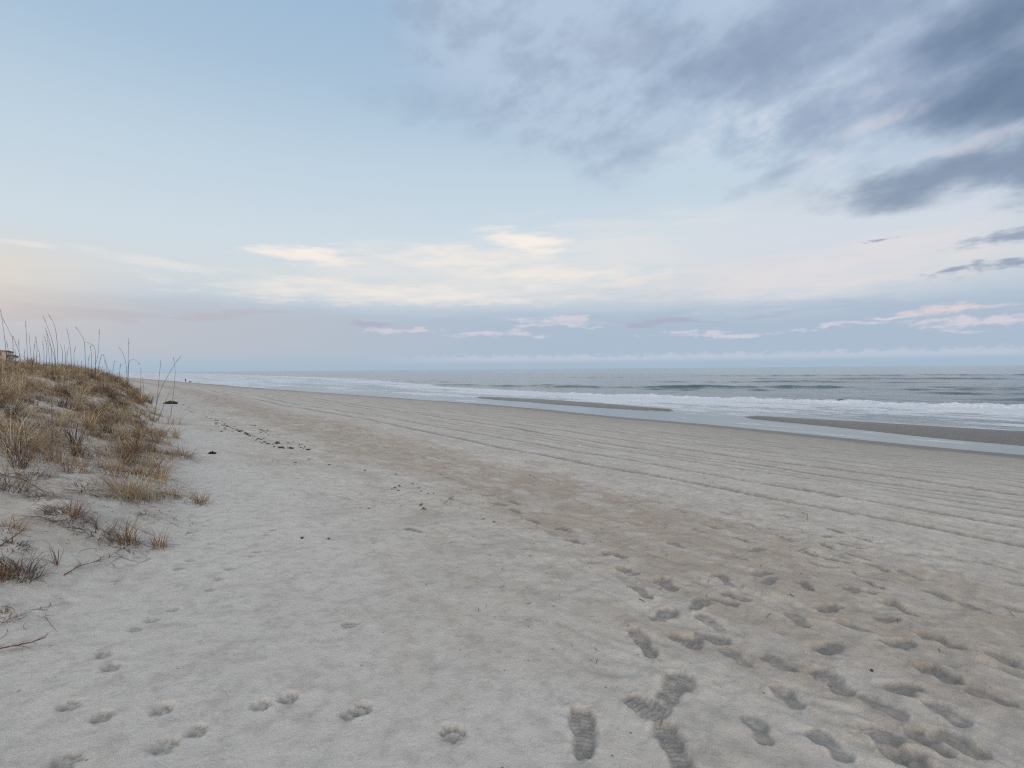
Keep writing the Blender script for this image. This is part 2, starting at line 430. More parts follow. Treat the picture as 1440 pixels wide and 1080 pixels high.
def stamp_prints(x, y):
    """depth added by every shoe and paw print, and a mask darkening their hollows with painted shade and damp"""
    dz = np.zeros_like(x)
    mark = np.zeros_like(x)
    near = (x ** 2 + y ** 2 < 45 ** 2)
    idx = np.nonzero(near)[0]
    px, py = x[idx], y[idx]
    rr = np.random.default_rng(12)

    def local(cx, cy, ang, rad):
        m = (np.abs(px - cx) < rad) & (np.abs(py - cy) < rad)
        j = idx[m]
        dx, dy = x[j] - cx, y[j] - cy
        ca, sa = math.cos(ang), math.sin(ang)
        return j, dx * ca + dy * sa, -dx * sa + dy * ca

    for (u0, v0, u1, v1, dep, wf, tread) in SHOES:
        a, b = at(u0, v0), at(u1, v1)
        dist = min(max((a.xy.length - 4.0) / 3.0, 0.0), 1.0)
        L = min(max((b - a).length, 0.24 + 0.06 * dist), 0.40)
        ang = math.atan2(b.y - a.y, b.x - a.x)
        c = (a + b) / 2
        j, s, t = local(c.x, c.y, ang, 0.75)
        n1 = pn(x[j] / 0.06, y[j] / 0.06, 61)
        n2 = pn(x[j] / 0.02, y[j] / 0.02, 63)
        ju = rr.random() * 40
        n1 = pn(x[j] / 0.065 + ju, y[j] / 0.065, 61) * (1 + 0.5 * rr.random())
        q = s / (L / 2)                                    # -1 heel .. 1 toe
        t = t + rr.uniform(-0.5, 0.5) * s * s
        half = 0.072 * rr.uniform(0.92, 1.25) * wf * (1.0 + 0.16 * q - rr.uniform(0.12, 0.34) * np.exp(-((q + 0.25) / 0.30) ** 2))
        half = half * np.sqrt(np.clip(1.05 - np.abs(q) ** 3.2, 0.02, 1))
        e = np.maximum(np.abs(t) / half - 1.0, (np.abs(q) - 1.0) * 2.2) + 0.13 * n1 + 0.06 * n2
        inside = 1 - sm(e, -0.36, 0.12)
        D = dep / 100.0 * (1.10 + 0.35 * dist) * rr.uniform(0.75, 1.15)
        lump = 1.0 - 0.25 * np.exp(-((q + 0.25) / 0.22) ** 2)
        prof = -D * inside * lump * (0.85 + 0.25 * q * rr.choice([-1, 1]))
        rim = 0.16 * D * np.exp(-((e - 0.38) / 0.32) ** 2) * (0.8 + 0.7 * np.clip(n1, -0.6, 1))
        tr = 0.0
        if tread:
            tr = inside * 0.0050 * np.sin(s * 2 * np.pi / 0.030 + 2 * np.abs(t) / 0.05) * sm(np.abs(n1), 0.05, 0.2)
        push = 0.25 * D * np.exp(-((q + 1.35) / 0.22) ** 2 - (t / 0.05) ** 2)   # sand kicked back behind the heel
        dz[j] += prof + rim + tr + push + (0.003 * n2 + 0.005 * n1) * inside + 0.004 * n1 * np.exp(-((e - 0.5) / 0.5) ** 2)
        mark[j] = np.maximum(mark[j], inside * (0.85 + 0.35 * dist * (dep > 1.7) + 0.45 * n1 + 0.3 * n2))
    for (u0, v0, u1, v1, dep, sf) in PAWS:
        a, b = at(u0, v0), at(u1, v1)
        ang = math.atan2(b.y - a.y, b.x - a.x)
        j, s, t = local(a.x, a.y, ang, 0.30)
        n1 = pn(x[j] / 0.026 + rr.random() * 30, y[j] / 0.026, 67)
        D = dep / 100.0 * 1.25
        k = 0.029 * sf
        acc = np.zeros_like(s)
        for (cs, ct, rs, rt, w) in [(-0.5, 0, 1.0, 1.15, 1.0), (1.0, 0.42, 0.72, 0.44, 0.95), (1.0, -0.42, 0.72, 0.44, 0.95), (0.35, 1.15, 0.66, 0.42, 0.85), (0.35, -1.15, 0.66, 0.42, 0.85)]:
            e = np.sqrt(((s / k - cs) / rs) ** 2 + ((t / k - ct) / rt) ** 2)
            acc = np.maximum(acc, w * (1 - sm(e + 0.38 * n1, 0.35, 1.05)))
        bowl = 1 - sm(np.sqrt((s / k) ** 2 + (t / k) ** 2) + 0.5 * n1, 0.8, 2.0)
        rim = np.exp(-((np.sqrt((s / k - 0.2) ** 2 + (t / k) ** 2) - 2.1) / 0.45) ** 2)
        dz[j] += -D * (0.60 * acc + 0.40 * bowl) + 0.07 * D * rim * (0.8 + n1)
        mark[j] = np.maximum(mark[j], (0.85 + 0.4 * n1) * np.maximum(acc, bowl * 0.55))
    return dz, mark


TRACKS = [  # x across the beach at y=0, slope per metre along it, depth, width, how fresh
    (9.45, -0.012, 0.050, 0.17, 1.5), (11.15, -0.014, 0.045, 0.16, 1.4), (15.0, -0.014, 0.040, 0.20, 1.3), (16.9, -0.014, 0.040, 0.20, 1.3),
    (21.0, -0.02, 0.012, 0.16, 0.6), (22.8, -0.02, 0.012, 0.16, 0.6), (12.6, -0.03, 0.008, 0.16, 0.5), (14.2, -0.03, 0.008, 0.16, 0.5), (27.0, -0.03, 0.008, 0.2, 0.5),
    (18.6, -0.005, 0.018, 0.16, 0.7), (13.3, -0.020, 0.018, 0.14, 0.7), (19.9, 0.004, 0.014, 0.16, 0.7), (24.0, -0.012, 0.014, 0.18, 0.7), (25.2, -0.03, 0.008, 0.2, 0.5),
]


def detail(x, y):
    """small relief of the dry beach, prints and tyre tracks; returns dz and the surface attributes"""
    c = shore_x(y) - x
    r = np.hypot(x, y)
    dh, d = dune_h(x, y)
    dry = sm(c, 5, 14)
    dz = np.zeros_like(x)
    fade = 1 - sm(r, 60, 140)
    # trodden, wind-softened hummocks of the upper beach; smooth drift at the dune foot
    zone = sm(x, 1.2, 4.0) * (1 - sm(x, 8.0, 9.3)) * (d < 0)
    smooth = 1 - sm(x, 0.6, 3.2)
    wx, wy = x + 0.25 * pn(x / 0.8, y / 0.8, 71), y + 0.25 * pn(x / 0.8, y / 0.8, 73)
    hum = fbm(wx / 0.42, wy / 0.30, 3, 75)
    rid = 1 - np.abs(pn(wx / 0.34, wy / 0.7, 81)) * 2
    dz += fade * dry * (zone * (0.018 * hum + 0.013 * np.clip(rid, 0, 1) * sm(pn(x / 1.5, y / 1.7, 83), -0.2, 0.3)) + 0.004 * hum * smooth)
    hl = fbm(x / 0.13, y / 0.10, 2, 85)
    dz += fade * dry * (0.35 + zone) * 0.0045 * hl
    # ripples near the lower right
    rp = sm(x, 1.7, 2.3) * (1 - sm(x, 4.2, 5.5)) * (1 - sm(y, 2.2, 3.5)) * sm(pn(x / 0.8, y / 0.9, 87), -0.35, 0.15)
    dz += rp * 0.0050 * np.sin((wx * 0.95 + wy * 0.10) * 2 * np.pi / 0.17 + 3.5 * pn(x / 0.4, y / 0.4, 89))
    # old footfalls trodden soft, too many and too faint to place one by one
    cell = 0.55
    old = np.zeros_like(x)
    gx, gy = np.floor(x / cell).astype(np.int64), np.floor(y / cell).astype(np.int64)
    for ox in (-1, 0, 1):
        for oy in (-1, 0, 1):
            hx, hy = gx + ox, gy + oy
            h1 = _perm[(_perm[hx & 511] + hy) & 511] / 512.0
            h2 = _perm[(_perm[(hx + 91) & 511] + hy + 17) & 511] / 512.0
            h3 = _perm[(_perm[(hx + 191) & 511] + hy + 77) & 511] / 512.0
            cx, cy = (hx + h1) * cell, (hy + h2) * cell
            a_ = 0.9 + 1.4 * h3
            ca, sa = np.cos(a_), np.sin(a_)
            dx, dy = x - cx, y - cy
            e = np.sqrt(((dx * ca + dy * sa) / 0.15) ** 2 + ((-dx * sa + dy * ca) / 0.07) ** 2)
            old = np.maximum(old, (h3 * 7 % 1 > 0.35) * (1 - sm(e + 0.25 * hum, 0.3, 1.25)))
    trod = fade * sm(x, 2.6, 4.2) * (1 - sm(x, 8.0, 9.0)) * sm(pn(x / 2.0, y / 2.6, 91), -0.45, 0.25)
    dz -= 0.024 * old * trod
    # fine wind ripples beside the ruts
    dz += sm(x, 7.2, 8.4) * (1 - sm(x, 13, 16)) * (1 - sm(r, 12, 22)) * 0.0035 * np.sin((x * 0.8 + y * 0.9) * 2 * np.pi / 0.13 + 3 * pn(x / 0.6, y / 0.6, 161)) * sm(pn(x / 1.2, y / 2.0, 163), -0.4, 0.2)
    # graded, tracked sand between the tyre lines and the wet edge
    tz = sm(x, 8.8, 9.6) * (1 - sm(x, 30, 36)) * (y < 400)
    dz += fade * tz * (0.0022 * np.sin(x * 2 * np.pi / 0.42 + 2.0 * pn(x / 2, y / 9, 93)) * (0.5 + pn(x / 1.4, y / 8, 94)) + 0.005 * pn(x / 0.25, y / 0.9, 95))
    trk = np.zeros_like(x)
    for (x0, sl, dp, w, fr) in TRACKS:
        xc = x0 + sl * y + 0.16 * np.sin(y / 6.0 + x0) + 0.10 * pn(y / 5.0 + x0, x * 0, 99) + (shore_x(y) - 41) * sm(y, 80, 200)
        q = (x - xc) / w
        g = np.exp(-q ** 4)
        br = sm(pn(y / 7.0 + x0 * 3, x * 0 + x0, 96), -1.1 * fr, -0.2 * fr)
        lug = 0.45 + 0.55 * np.sin(y * 2 * np.pi / 0.16 + 2.2 * q)
        dz -= g * dp * br * (0.65 + 0.35 * lug)
        dz += 0.45 * dp * br * np.exp(-((np.abs(q) - 1.35) / 0.35) ** 2) * (1 + 0.6 * pn(x / 0.1, y / 0.15, 97))
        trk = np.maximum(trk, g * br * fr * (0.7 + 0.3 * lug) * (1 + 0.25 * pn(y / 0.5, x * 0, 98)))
    cs = pn(x / 0.16, y / 5.0, 151) + 0.6 * pn(x / 0.07, y / 2.2, 152)
    comb = tz * fade * 0.16 * sm(cs, 0.15, 0.6) * (0.4 + 0.6 * sm(pn(x / 1.6, y / 12, 153), -0.3, 0.3))
    dz -= 0.010 * tz * fade * sm(cs, 0.1, 0.6)
    dz += (d > 0) * 0.006 * hum * (1 - sm(r, 30, 60))
    pz, mark = stamp_prints(x, y)
    dz += pz
    # attributes
    n = fbm(x / 2.6, y / 5.0, 4, 101)
    n2 = fbm(x / 0.5, y / 0.55, 3, 103)
    tc = 5.6 + 0.02 * np.clip(y - 8, -30, 60)
    tan = sm(1 - np.abs(x - tc) / 2.3 + 0.45 * n + 0.22 * n2, 0.05, 0.75)
    tan = np.where(x > tc, tan * (1 - sm(x + 0.25 * n, 7.7, 8.7)), tan)
    tan = tan * (0.5 + 0.5 * sm(y, -4, 6)) + 0.35 * sm(n2 + 0.4 * n, 0.1, 0.6) * sm(x, 1.4, 3.0) * (1 - sm(x, 8, 9))
    tan = np.maximum(tan, 0.40 * sm(x, 12, 15) * (1 - sm(x, 17, 20)) * sm(n, -0.2, 0.5))
    tan = np.maximum(tan, sm(d + 0.3 * n2, -0.1, 1.2) * (0.15 + 0.5 * sm(n2, 0.0, 0.7)) * (1 - sm(r, 25, 50)))
    cn = c + 0.7 * n
    wet = 1 - sm(cn, 2.8, 6.5)
    damp = (1 - sm(cn, 5, 24)) * 0.42 + 0.12 * (1 - sm(cn, 20, 32))
    wet = np.clip(wet + damp * (1 - wet) * 0.75, 0, 1)
    crust = fade * sm(n2 + 0.5 * n, 0.25, 0.7) * sm(x, 2, 5)
    global ROUGH
    ROUGH = np.clip(np.maximum(sm(x + 0.9 * n + 0.35 * n2, 0.3, 4.6), 0.6 * sm(d + 0.35 * n2 + 0.3 * n, -0.3, 1.3)), 0, 1)
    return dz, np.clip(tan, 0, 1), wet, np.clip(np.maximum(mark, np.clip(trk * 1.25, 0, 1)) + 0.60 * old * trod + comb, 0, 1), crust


def grid_mesh(name, X, Y, Z, attrs, mat, close=False):
    """one sheet from 2-D arrays; close joins the last column to the first"""
    n, m = X.shape
    me = bpy.data.meshes.new(name)
    co = np.stack([X, Y, Z], -1).reshape(-1, 3).astype(np.float32)
    i = np.arange(n - 1)[:, None]
    j = np.arange(m if close else m - 1)[None, :]
    jn = (j + 1) % m
    q = np.stack([i * m + j, i * m + jn, (i + 1) * m + jn, (i + 1) * m + j], -1).reshape(-1, 4)
    me.vertices.add(len(co))
    me.vertices.foreach_set('co', co.ravel())
    me.loops.add(q.size)
    me.loops.foreach_set('vertex_index', q.ravel().astype(np.int32))
    me.polygons.add(len(q))
    me.polygons.foreach_set('loop_start', np.arange(0, q.size, 4, dtype=np.int32))
    me.polygons.foreach_set('loop_total', np.full(len(q), 4, dtype=np.int32))
    me.polygons.foreach_set('use_smooth', np.ones(len(q), dtype=bool))
    me.update(calc_edges=True)
    for k, v in attrs.items():
        a = me.attributes.new(k, 'FLOAT', 'POINT')
        a.data.foreach_set('value', v.ravel().astype(np.float32))
    me.materials.append(mat)
    o = bpy.data.objects.new(name, me)
    COL.objects.link(o)
    return o


# ------------------------------------------------------------------ materials
def new_mat(name):
    m = bpy.data.materials.new(name)
    m.use_nodes = True
    return m, NT(m.node_tree)


def finish(T, bsdf):
    out = T.n('ShaderNodeOutputMaterial')
    T.put(out.inputs[0], bsdf)


def sand_material():
    m, T = new_mat("sand")
    p = T.n('ShaderNodeTexCoord').outputs['Object']
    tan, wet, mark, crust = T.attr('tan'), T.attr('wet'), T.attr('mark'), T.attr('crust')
    n1 = T.noise(p, 1.3, 5, 0.6)
    n2 = T.noise(p, 9.0, 6, 0.65)
    n3 = T.noise(p, 420.0, 2, 0.6)
    n4 = T.noise(T.mapping(p, scale=(1.0, 0.35, 1.0)), 3.0, 6, 0.62, 0.6)
    col = T.mix(T.rng(n1, 0.3, 0.7), (0.405, 0.370, 0.324, 1), (0.500, 0.458, 0.402, 1))
    col = T.mix(T.rng(T.attr('rough'), 0.0, 0.8, 0.85, 0.0), col, (0.515, 0.485, 0.446, 1))
    tf = T.math('MULTIPLY', tan, T.rng(n4, 0.32, 0.62, 0.35, 1.0))
    col = T.mix(tf, col, (0.325, 0.260, 0.200, 1))
    col = T.mix(T.math('MULTIPLY', crust, 0.4), col, (0.50, 0.48, 0.455, 1))
    col = T.mix(T.math('MULTIPLY', T.rng(n2, 0.42, 0.70), 0.45), col, (0.27, 0.25, 0.225, 1))
    # grain at every size the eye can meet, soft tan and grey drifts, shell bits
    n5 = T.noise(p, 5.0, 12, 0.78)
    n6 = T.noise(T.mapping(p, loc=(4, 2, 0), rot=(0, 0, R(-28)), scale=(2.6, 0.9, 1.0)), 1.0, 8, 0.66, 0.5)
    dryk = T.math('SUBTRACT', 1.0, wet, clamp=True)
    col = T.mix(T.math('MULTIPLY', T.math('MULTIPLY', T.rng(n6, 0.50, 0.66), T.rng(T.attr('rough'), 0, 1, 0.12, 0.5)), dryk), col, (0.315, 0.260, 0.205, 1))
    col = T.mix(T.math('MULTIPLY', T.rng(n5, 0.52, 0.66), T.rng(T.attr('rough'), 0, 1, 0.30, 0.60)), col, (0.235, 0.205, 0.17, 1))
    col = T.mix(T.math('MULTIPLY', T.rng(n5, 0.46, 0.34), 0.45), col, (0.50, 0.475, 0.44, 1))
    col = T.mix(T.math('MULTIPLY', T.rng(n3, 0.30, 0.48, 1.0, 0.0), 0.30), col, (0.22, 0.20, 0.18, 1))
    col = T.mix(T.math('MULTIPLY', T.rng(n3, 0.60, 0.74), 0.30), col, (0.66, 0.64, 0.60, 1))
    sp = T.n('ShaderNodeTexVoronoi')
    T.put(sp.inputs['Vector'], p)
    sp.inputs['Scale'].default_value = 11.0
    spk = T.math('MULTIPLY', T.rng(sp.outputs['Distance'], 0.05, 0.11, 1.0, 0.0), T.rng(T.sep(sp.outputs['Color'])[0], 0.78, 0.80))
    col = T.mix(T.math('MULTIPLY', spk, 0.7), col, (0.12, 0.09, 0.07, 1))
    col = T.mix(T.math('MULTIPLY', T.math('MULTIPLY', mark, T.rng(n5, 0.34, 0.56, 0.65, 1.0)), 0.80), col, (0.165, 0.16, 0.152, 1))  # darkens prints and ruts; print hollows carry painted shade and slight damp
    wcol = T.mix(T.rng(n1, 0.3, 0.7), (0.105, 0.090, 0.070, 1), (0.135, 0.115, 0.090, 1))
    wf = T.rng(T.math('ADD', wet, T.math('MULTIPLY', T.math('SUBTRACT', n4, 0.5), 0.22)), 0.02, 0.95, kind='LINEAR')
    col = T.mix(wf, col, wcol)
    b1 = T.n('ShaderNodeBump')
    b1.inputs['Strength'].default_value = 0.9
    b1.inputs['Distance'].default_value = 0.02
    hh = T.math('ADD', T.math('MULTIPLY', n2, 1.0), T.math('MULTIPLY', T.noise(p, 45.0, 4, 0.6), 0.35))
    hh = T.math('ADD', hh, T.math('MULTIPLY', n3, 0.10))
    hh = T.math('ADD', hh, T.math('MULTIPLY', n5, 1.1))
    T.put(b1.inputs['Height'], hh)
    bs = T.n('ShaderNodeBsdfPrincipled')
    T.put(bs.inputs['Base Color'], col)
    T.put(bs.inputs['Roughness'], T.rng(wet, 0.35, 1.0, 0.85, 0.42))
    T.put(bs.inputs['Normal'], b1.outputs[0])
    bs.inputs['Specular IOR Level'].default_value = 0.35
    finish(T, bs.outputs[0])
    return m


def water_material():
    m, T = new_mat("sea_water")
    p = T.n('ShaderNodeTexCoord').outputs['Object']
    foam, shallow = T.attr('foam'), T.attr('shallow')
    calm = T.attr('calm')
    q1 = T.mapping(p, scale=(0.55, 0.22, 1.0))
    chop = T.math('ADD', T.noise(q1, 1.0, 6, 0.62), T.math('MULTIPLY', T.noise(T.mapping(p, scale=(2.6, 1.1, 1)), 1.0, 3, 0.6), 0.25))
    big = T.noise(T.mapping(p, scale=(0.055, 0.014, 1.0)), 1.0, 4, 0.55)
    hgt = T.math('ADD', T.math('MULTIPLY', chop, 1.0), T.math('MULTIPLY', big, 3.0))
    b = T.n('ShaderNodeBump')
    b.inputs['Distance'].default_value = 0.42
    T.put(b.inputs['Strength'], T.rng(calm, 0.0, 1.0, 0.40, 0.05, 'LINEAR'))
    T.put(b.inputs['Height'], hgt)
    f1 = T.noise(T.mapping(p, scale=(0.9, 0.28, 1.0)), 1.0, 8, 0.68, 0.9)
    f2 = T.noise(T.mapping(p, scale=(0.16, 0.035, 1.0)), 1.0, 5, 0.55, 0.5)
    fn = T.math('ADD', T.math('MULTIPLY', f1, 0.62), T.math('MULTIPLY', f2, 0.38))
    ff = T.rng(T.math('ADD', foam, T.math('MULTIPLY', T.math('SUBTRACT', fn, 0.5), 3.8)), 0.34, 0.84)
    fine = T.noise(p, 3.0, 5, 0.7)
    fcol = T.mix(T.rng(fine, 0.35, 0.65), (0.44, 0.47, 0.51, 1), (0.60, 0.62, 0.64, 1))
    wat = T.n('ShaderNodeBsdfPrincipled')
    T.put(wat.inputs['Base Color'], T.mix(shallow, (0.050, 0.080, 0.084, 1), (0.10, 0.115, 0.10, 1)))
    wat.inputs['Roughness'].default_value = 0.10
    wat.inputs['IOR'].default_value = 1.333
    T.put(wat.inputs['Normal'], b.outputs[0])
    fb = T.n('ShaderNodeBump')
    fb.inputs['Distance'].default_value = 0.08
    fb.inputs['Strength'].default_value = 0.6
    T.put(fb.inputs['Height'], fine)
    fo = T.n('ShaderNodeBsdfPrincipled')
    T.put(fo.inputs['Base Color'], fcol)
    fo.inputs['Roughness'].default_value = 0.55
    T.put(fo.inputs['Normal'], fb.outputs[0])
    ms = T.n('ShaderNodeMixShader')
    T.put(ms.inputs[0], ff)
    T.put(ms.inputs[1], wat.outputs[0])
    T.put(ms.inputs[2], fo.outputs[0])
    finish(T, ms.outputs[0])
    return m


def blade_material(name, colours, rough=0.75, trans=0.25):
    """per-blade tint from the 'tint' attribute"""
    m, T = new_mat(name)
    t = T.attr('tint')
    k = len(colours) - 1
    col = T.ramp(t, [(i / k, c + (1,)) for i, c in enumerate(colours)])
    p = T.n('ShaderNodeTexCoord').outputs['Object']
    col = T.mix(T.rng(T.noise(p, 30.0, 3, 0.6), 0.3, 0.75, 0.0, 0.4), col, (0.16, 0.12, 0.085, 1))
    a = T.n('ShaderNodeBsdfPrincipled')
    T.put(a.inputs['Base Color'], col)
    a.inputs['Roughness'].default_value = rough
    a.inputs['Specular IOR Level'].default_value = 0.25
    b = T.n('ShaderNodeBsdfTranslucent')
    T.put(b.inputs[0], col)
    ms = T.n('ShaderNodeMixShader')
    ms.inputs[0].default_value = trans
    T.put(ms.inputs[1], a.outputs[0])
    T.put(ms.inputs[2], b.outputs[0])
    finish(T, ms.outputs[0])
    return m


def plain_material(name, col, rough=0.8, var=0.25, scale=20.0, spec=0.3):
    m, T = new_mat(name)
    p = T.n('ShaderNodeTexCoord').outputs['Object']
    dk = tuple(c * (1 - var) for c in col) + (1,)
    lt = tuple(min(1, c * (1 + var)) for c in col) + (1,)
    n = T.noise(p, scale, 5, 0.6)
    a = T.n('ShaderNodeBsdfPrincipled')
    T.put(a.inputs['Base Color'], T.mix(T.rng(n, 0.3, 0.7), dk, lt))
    a.inputs['Roughness'].default_value = rough
    a.inputs['Specular IOR Level'].default_value = spec
    bp = T.n('ShaderNodeBump')
    bp.inputs['Strength'].default_value = 0.4
    bp.inputs['Distance'].default_value = 0.2 / scale
    T.put(bp.inputs['Height'], n)
    T.put(a.inputs['Normal'], bp.outputs[0])
    finish(T, a.outputs[0])
    return m


SAND = sand_material()
WATER = water_material()
STRAW = blade_material("dry_grass", [(0.12, 0.070, 0.042), (0.25, 0.165, 0.10), (0.47, 0.345, 0.20), (0.62, 0.51, 0.34), (0.40, 0.335, 0.25)])
RUST = blade_material("rusty_grass", [(0.085, 0.045, 0.03), (0.19, 0.10, 0.055), (0.31, 0.18, 0.10), (0.42, 0.30, 0.19)])
DARKG = blade_material("weathered_grass", [(0.05, 0.035, 0.03), (0.09, 0.062, 0.05), (0.15, 0.105, 0.075), (0.27, 0.20, 0.14)])
STALK = blade_material("stalk_straw", [(0.07, 0.058, 0.05), (0.13, 0.105, 0.085), (0.20, 0.16, 0.125)], trans=0.1)
WEED = plain_material("seaweed_green", (0.045, 0.065, 0.022), 0.6, 0.5, 60)
WEEDB = plain_material("plant_brown", (0.09, 0.055, 0.035), 0.75, 0.5, 60)
TWIG = plain_material("driftwood", (0.17, 0.135, 0.11), 0.85, 0.4, 50)


def tag(o, label=None, cat=None, group=None, kind=None):
    for k, v in (('label', label), ('category', cat), ('group', group), ('kind', kind)):
        if v:
            o[k] = v
    return o


# ------------------------------------------------------------------ the beach
def build_beach():
    view = math.degrees(YAW)
    fine = np.arange(view - 60, view + 58, 0.15)
    coarse = np.arange(view + 58, view + 300, 2.0)
    az = np.radians(np.concatenate([fine, coarse]))
    r = np.concatenate([np.geomspace(0.05, 1.45, 14)[:-1], np.geomspace(1.45, 14, int(math.log(14 / 1.45) / 0.0036))[:-1],
                        np.geomspace(14, 40, int(math.log(40 / 14) / 0.005))[:-1], np.geomspace(40, 300, int(math.log(300 / 40) / 0.009))[:-1],
                        np.geomspace(300, 3000, 90)[:-1], np.geomspace(3000, 90000, 30)])
    Rr, A = np.meshgrid(r, az, indexing='ij')
    X, Y = (Rr * np.sin(A)).ravel(), (Rr * np.cos(A)).ravel()
    Z = height0(X, Y)
    dz, tan, wet, mark, crust = detail(X, Y)
    Z = Z + dz
    sh = Rr.shape
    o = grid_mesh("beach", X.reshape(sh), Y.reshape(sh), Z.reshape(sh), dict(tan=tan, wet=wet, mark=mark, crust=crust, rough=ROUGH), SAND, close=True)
    tag(o, kind='structure')
    # turn faces up if the winding came out downward
    if o.data.polygons[5000].normal.z < 0:
        o.data.flip_normals()
    return o


# outer limit of the white water, metres across the shore
FO_Y = [-400, 0, 18, 72, 130, 150, 292, 856, 3000]
FO_X = [110, 85, 80, 71, 76, 82, 114, 152, 250]
# swell lines: x, y, x, y, height, width
SWELLS = [
    (80, 150, 104, 92, 0.62, 2.6), (92, 112, 118, 62, 0.55, 2.4), (108, 80, 142, 40, 0.80, 3.0), (104, 66, 112, 50, 0.45, 2.0),
    (128, 44, 150, 10, 0.45, 3.0), (96, 76, 104, 62, 0.42, 1.8), (170, 90, 200, 30, 0.65, 4.0), (150, 125, 182, 60, 0.5, 3.5),
    (118, 30, 126, 8, 0.35, 2.2), (210, 120, 265, 20, 0.8, 5.0), (260, 200, 330, 60, 0.8, 6.0), (190, 240, 225, 150, 0.7, 5.0), (98, 205, 112, 165, 0.5, 2.4),
    (112, 250, 124, 205, 0.5, 2.6), (150, 40, 175, -20, 0.5, 3.5), (100, 20, 106, 4, 0.25, 1.8), (340, 120, 380, -60, 0.9, 7.0),
]


def build_sea():
    xs = np.concatenate([-np.geomspace(60000, 60, 24), np.arange(-40, 30, 4.0), np.arange(30, 38, 1.0), np.arange(38, 100, 0.28), np.arange(100, 180, 0.5),
                         np.arange(180, 400, 1.5), np.geomspace(400, 90000, 60)])
    ys = np.concatenate([-np.geomspace(90000, 90, 40), np.arange(-80, -10, 1.2), np.arange(-10, 110, 0.35), np.arange(110, 300, 1.0), np.arange(300, 900, 6.0),
                         np.geomspace(900, 90000, 60)])
    X, Y = np.meshgrid(xs, ys, indexing='ij')
    x, y = X.ravel(), Y.ravel()
    xo = x - (shore_x(y) - 41)
    fo = np.interp(y, FO_Y, FO_X) + 2.2 * pn(y / 13, x * 0, 111) + 0.8 * pn(y / 3, x * 0, 113)
    # sea-ward rows of waves
    out = sm(x, fo - 2, fo + 10)
    far = 1 - sm(np.hypot(x, y), 400, 1500)
    z = out * far * (0.16 * pn(x / 7.5 + 0.4 * pn(x / 20, y / 30, 3), y / 26, 115) + 0.10 * pn(x / 3.1, y / 9, 117) + 0.045 * pn(x / 1.3, y / 3.0, 118))
    steep = np.zeros_like(z)
    for (xa, ya, xb, yb, h, w) in SWELLS:
        L = math.hypot(xb - xa, yb - ya)
        tx, ty = (xb - xa) / L, (yb - ya) / L
        if ty > 0:
            tx, ty = -tx, -ty
            xa, ya, xb, yb = xb, yb, xa, ya
        s = (x - xa) * tx + (y - ya) * ty
        nrm = (x - xa) * (-ty) + (y - ya) * tx                     # positive toward the open sea
        nrm = nrm - 0.9 * pn(s / 9.0, s * 0 + h * 31, 121) - 3.0 * ((s / L - 0.5) ** 2)
        env = sm(s, -0.05 * L, 0.25 * L) * (1 - sm(s, 0.75 * L, 1.05 * L)) * (0.8 + 0.35 * pn(s / 6, s * 0 + xa, 123))
        face = np.where(nrm < 0, np.exp(-(nrm / (0.55 * w)) ** 2), np.exp(-(nrm / (1.7 * w)) ** 2))
        z += 0.85 * h * env * face
        steep = np.maximum(steep, env * face)
    # the breaking line and the run-up of whitewater in front of it
    br = np.where(x < fo, np.exp(-((x - fo) / 1.1) ** 2), np.exp(-((x - fo) / 2.6) ** 2))
    be = (0.55 + 0.35 * pn(y / 8.0, x * 0, 125)) * (1 - sm(y, 60, 110) * 0.55) * (1 - sm(y, 400, 700))
    z += 0.62 * be * br * (1 + 0.62 * fbm(x / 0.8, y / 1.1, 3, 127))
    fo2 = fo - 9 + 1.5 * pn(y / 7, x * 0, 129)
    z += 0.14 * np.exp(-((x - fo2) / 1.2) ** 2) * (1 + 0.5 * fbm(x / 0.7, y / 0.9, 2, 131)) * (1 - sm(y, 300, 500))
    inner = sm(xo, 54, 58) * (1 - out)
    z += inner * far * 0.035 * fbm(x / 1.2, y / 3.0, 3, 133)
    # foam amount
    foam = sm(x, fo + 2.4, fo - 0.6) * 1.0 if False else (1 - sm(x, fo - 0.4, fo + 2.2))
    foam = foam * 1.25
    band = 0.44 + 0.55 * np.exp(-((x - fo + 2) / 4.5) ** 2) + 0.35 * np.exp(-((x - fo2 + 1) / 2.5) ** 2) + 0.25 * pn(x / 6, y / 20, 135)
    foam = foam * np.clip(band, 0.3, 1.2)
    # shoreward limit: the swash front stops on the bars; the runnel behind them stays glassy
    fi = np.where(y < 31, 55.5, 54.5) + 0.8 * pn(y / 5, x * 0, 137)
    fi = fi - 10.0 * sm(y, 66, 90) * (1 - 0)
    gap = np.exp(-((y - 31) / 5.5) ** 2)
    fi = fi - 4.0 * gap
    shor = sm(xo, fi - 2.5, fi + 1.5)
    shor = np.maximum(shor, sm(y, 85, 110) * 0.9)
    foam = foam * (1 - 0.60 * sm(y, 60, 140) * (0.5 + 1.3 * np.clip(pn(x / 7.0 + 0.5 * pn(y / 40, x / 30, 145), y / 60, 143), -0.4, 1)))
    runf = 0.26 * sm(pn(x / 1.1, y / 6, 139), 0.05, 0.45) + 0.12
    foam = np.where(xo < fi + 1.5, foam * shor + (1 - shor) * runf, foam)
    # far streaks of foam up the coast
    dist = np.hypot(x, y)
    foam = foam + 0.28 * (1 - sm(x, fo, fo * 1.5 + 10)) * sm(y, 110, 260)
    foam = foam + 0.10 * (1 - sm(x, fo, fo + 14)) * (x > fo)
    edge = np.exp(-((xo - 41.6 - 0.5 * pn(y / 4, x * 0, 141)) / 0.45) ** 2)
    foam = np.maximum(foam, 0.34 * edge)
    calm = (1 - sm(xo, fi - 2, fi + 2)) * (1 - sm(y, 85, 120))
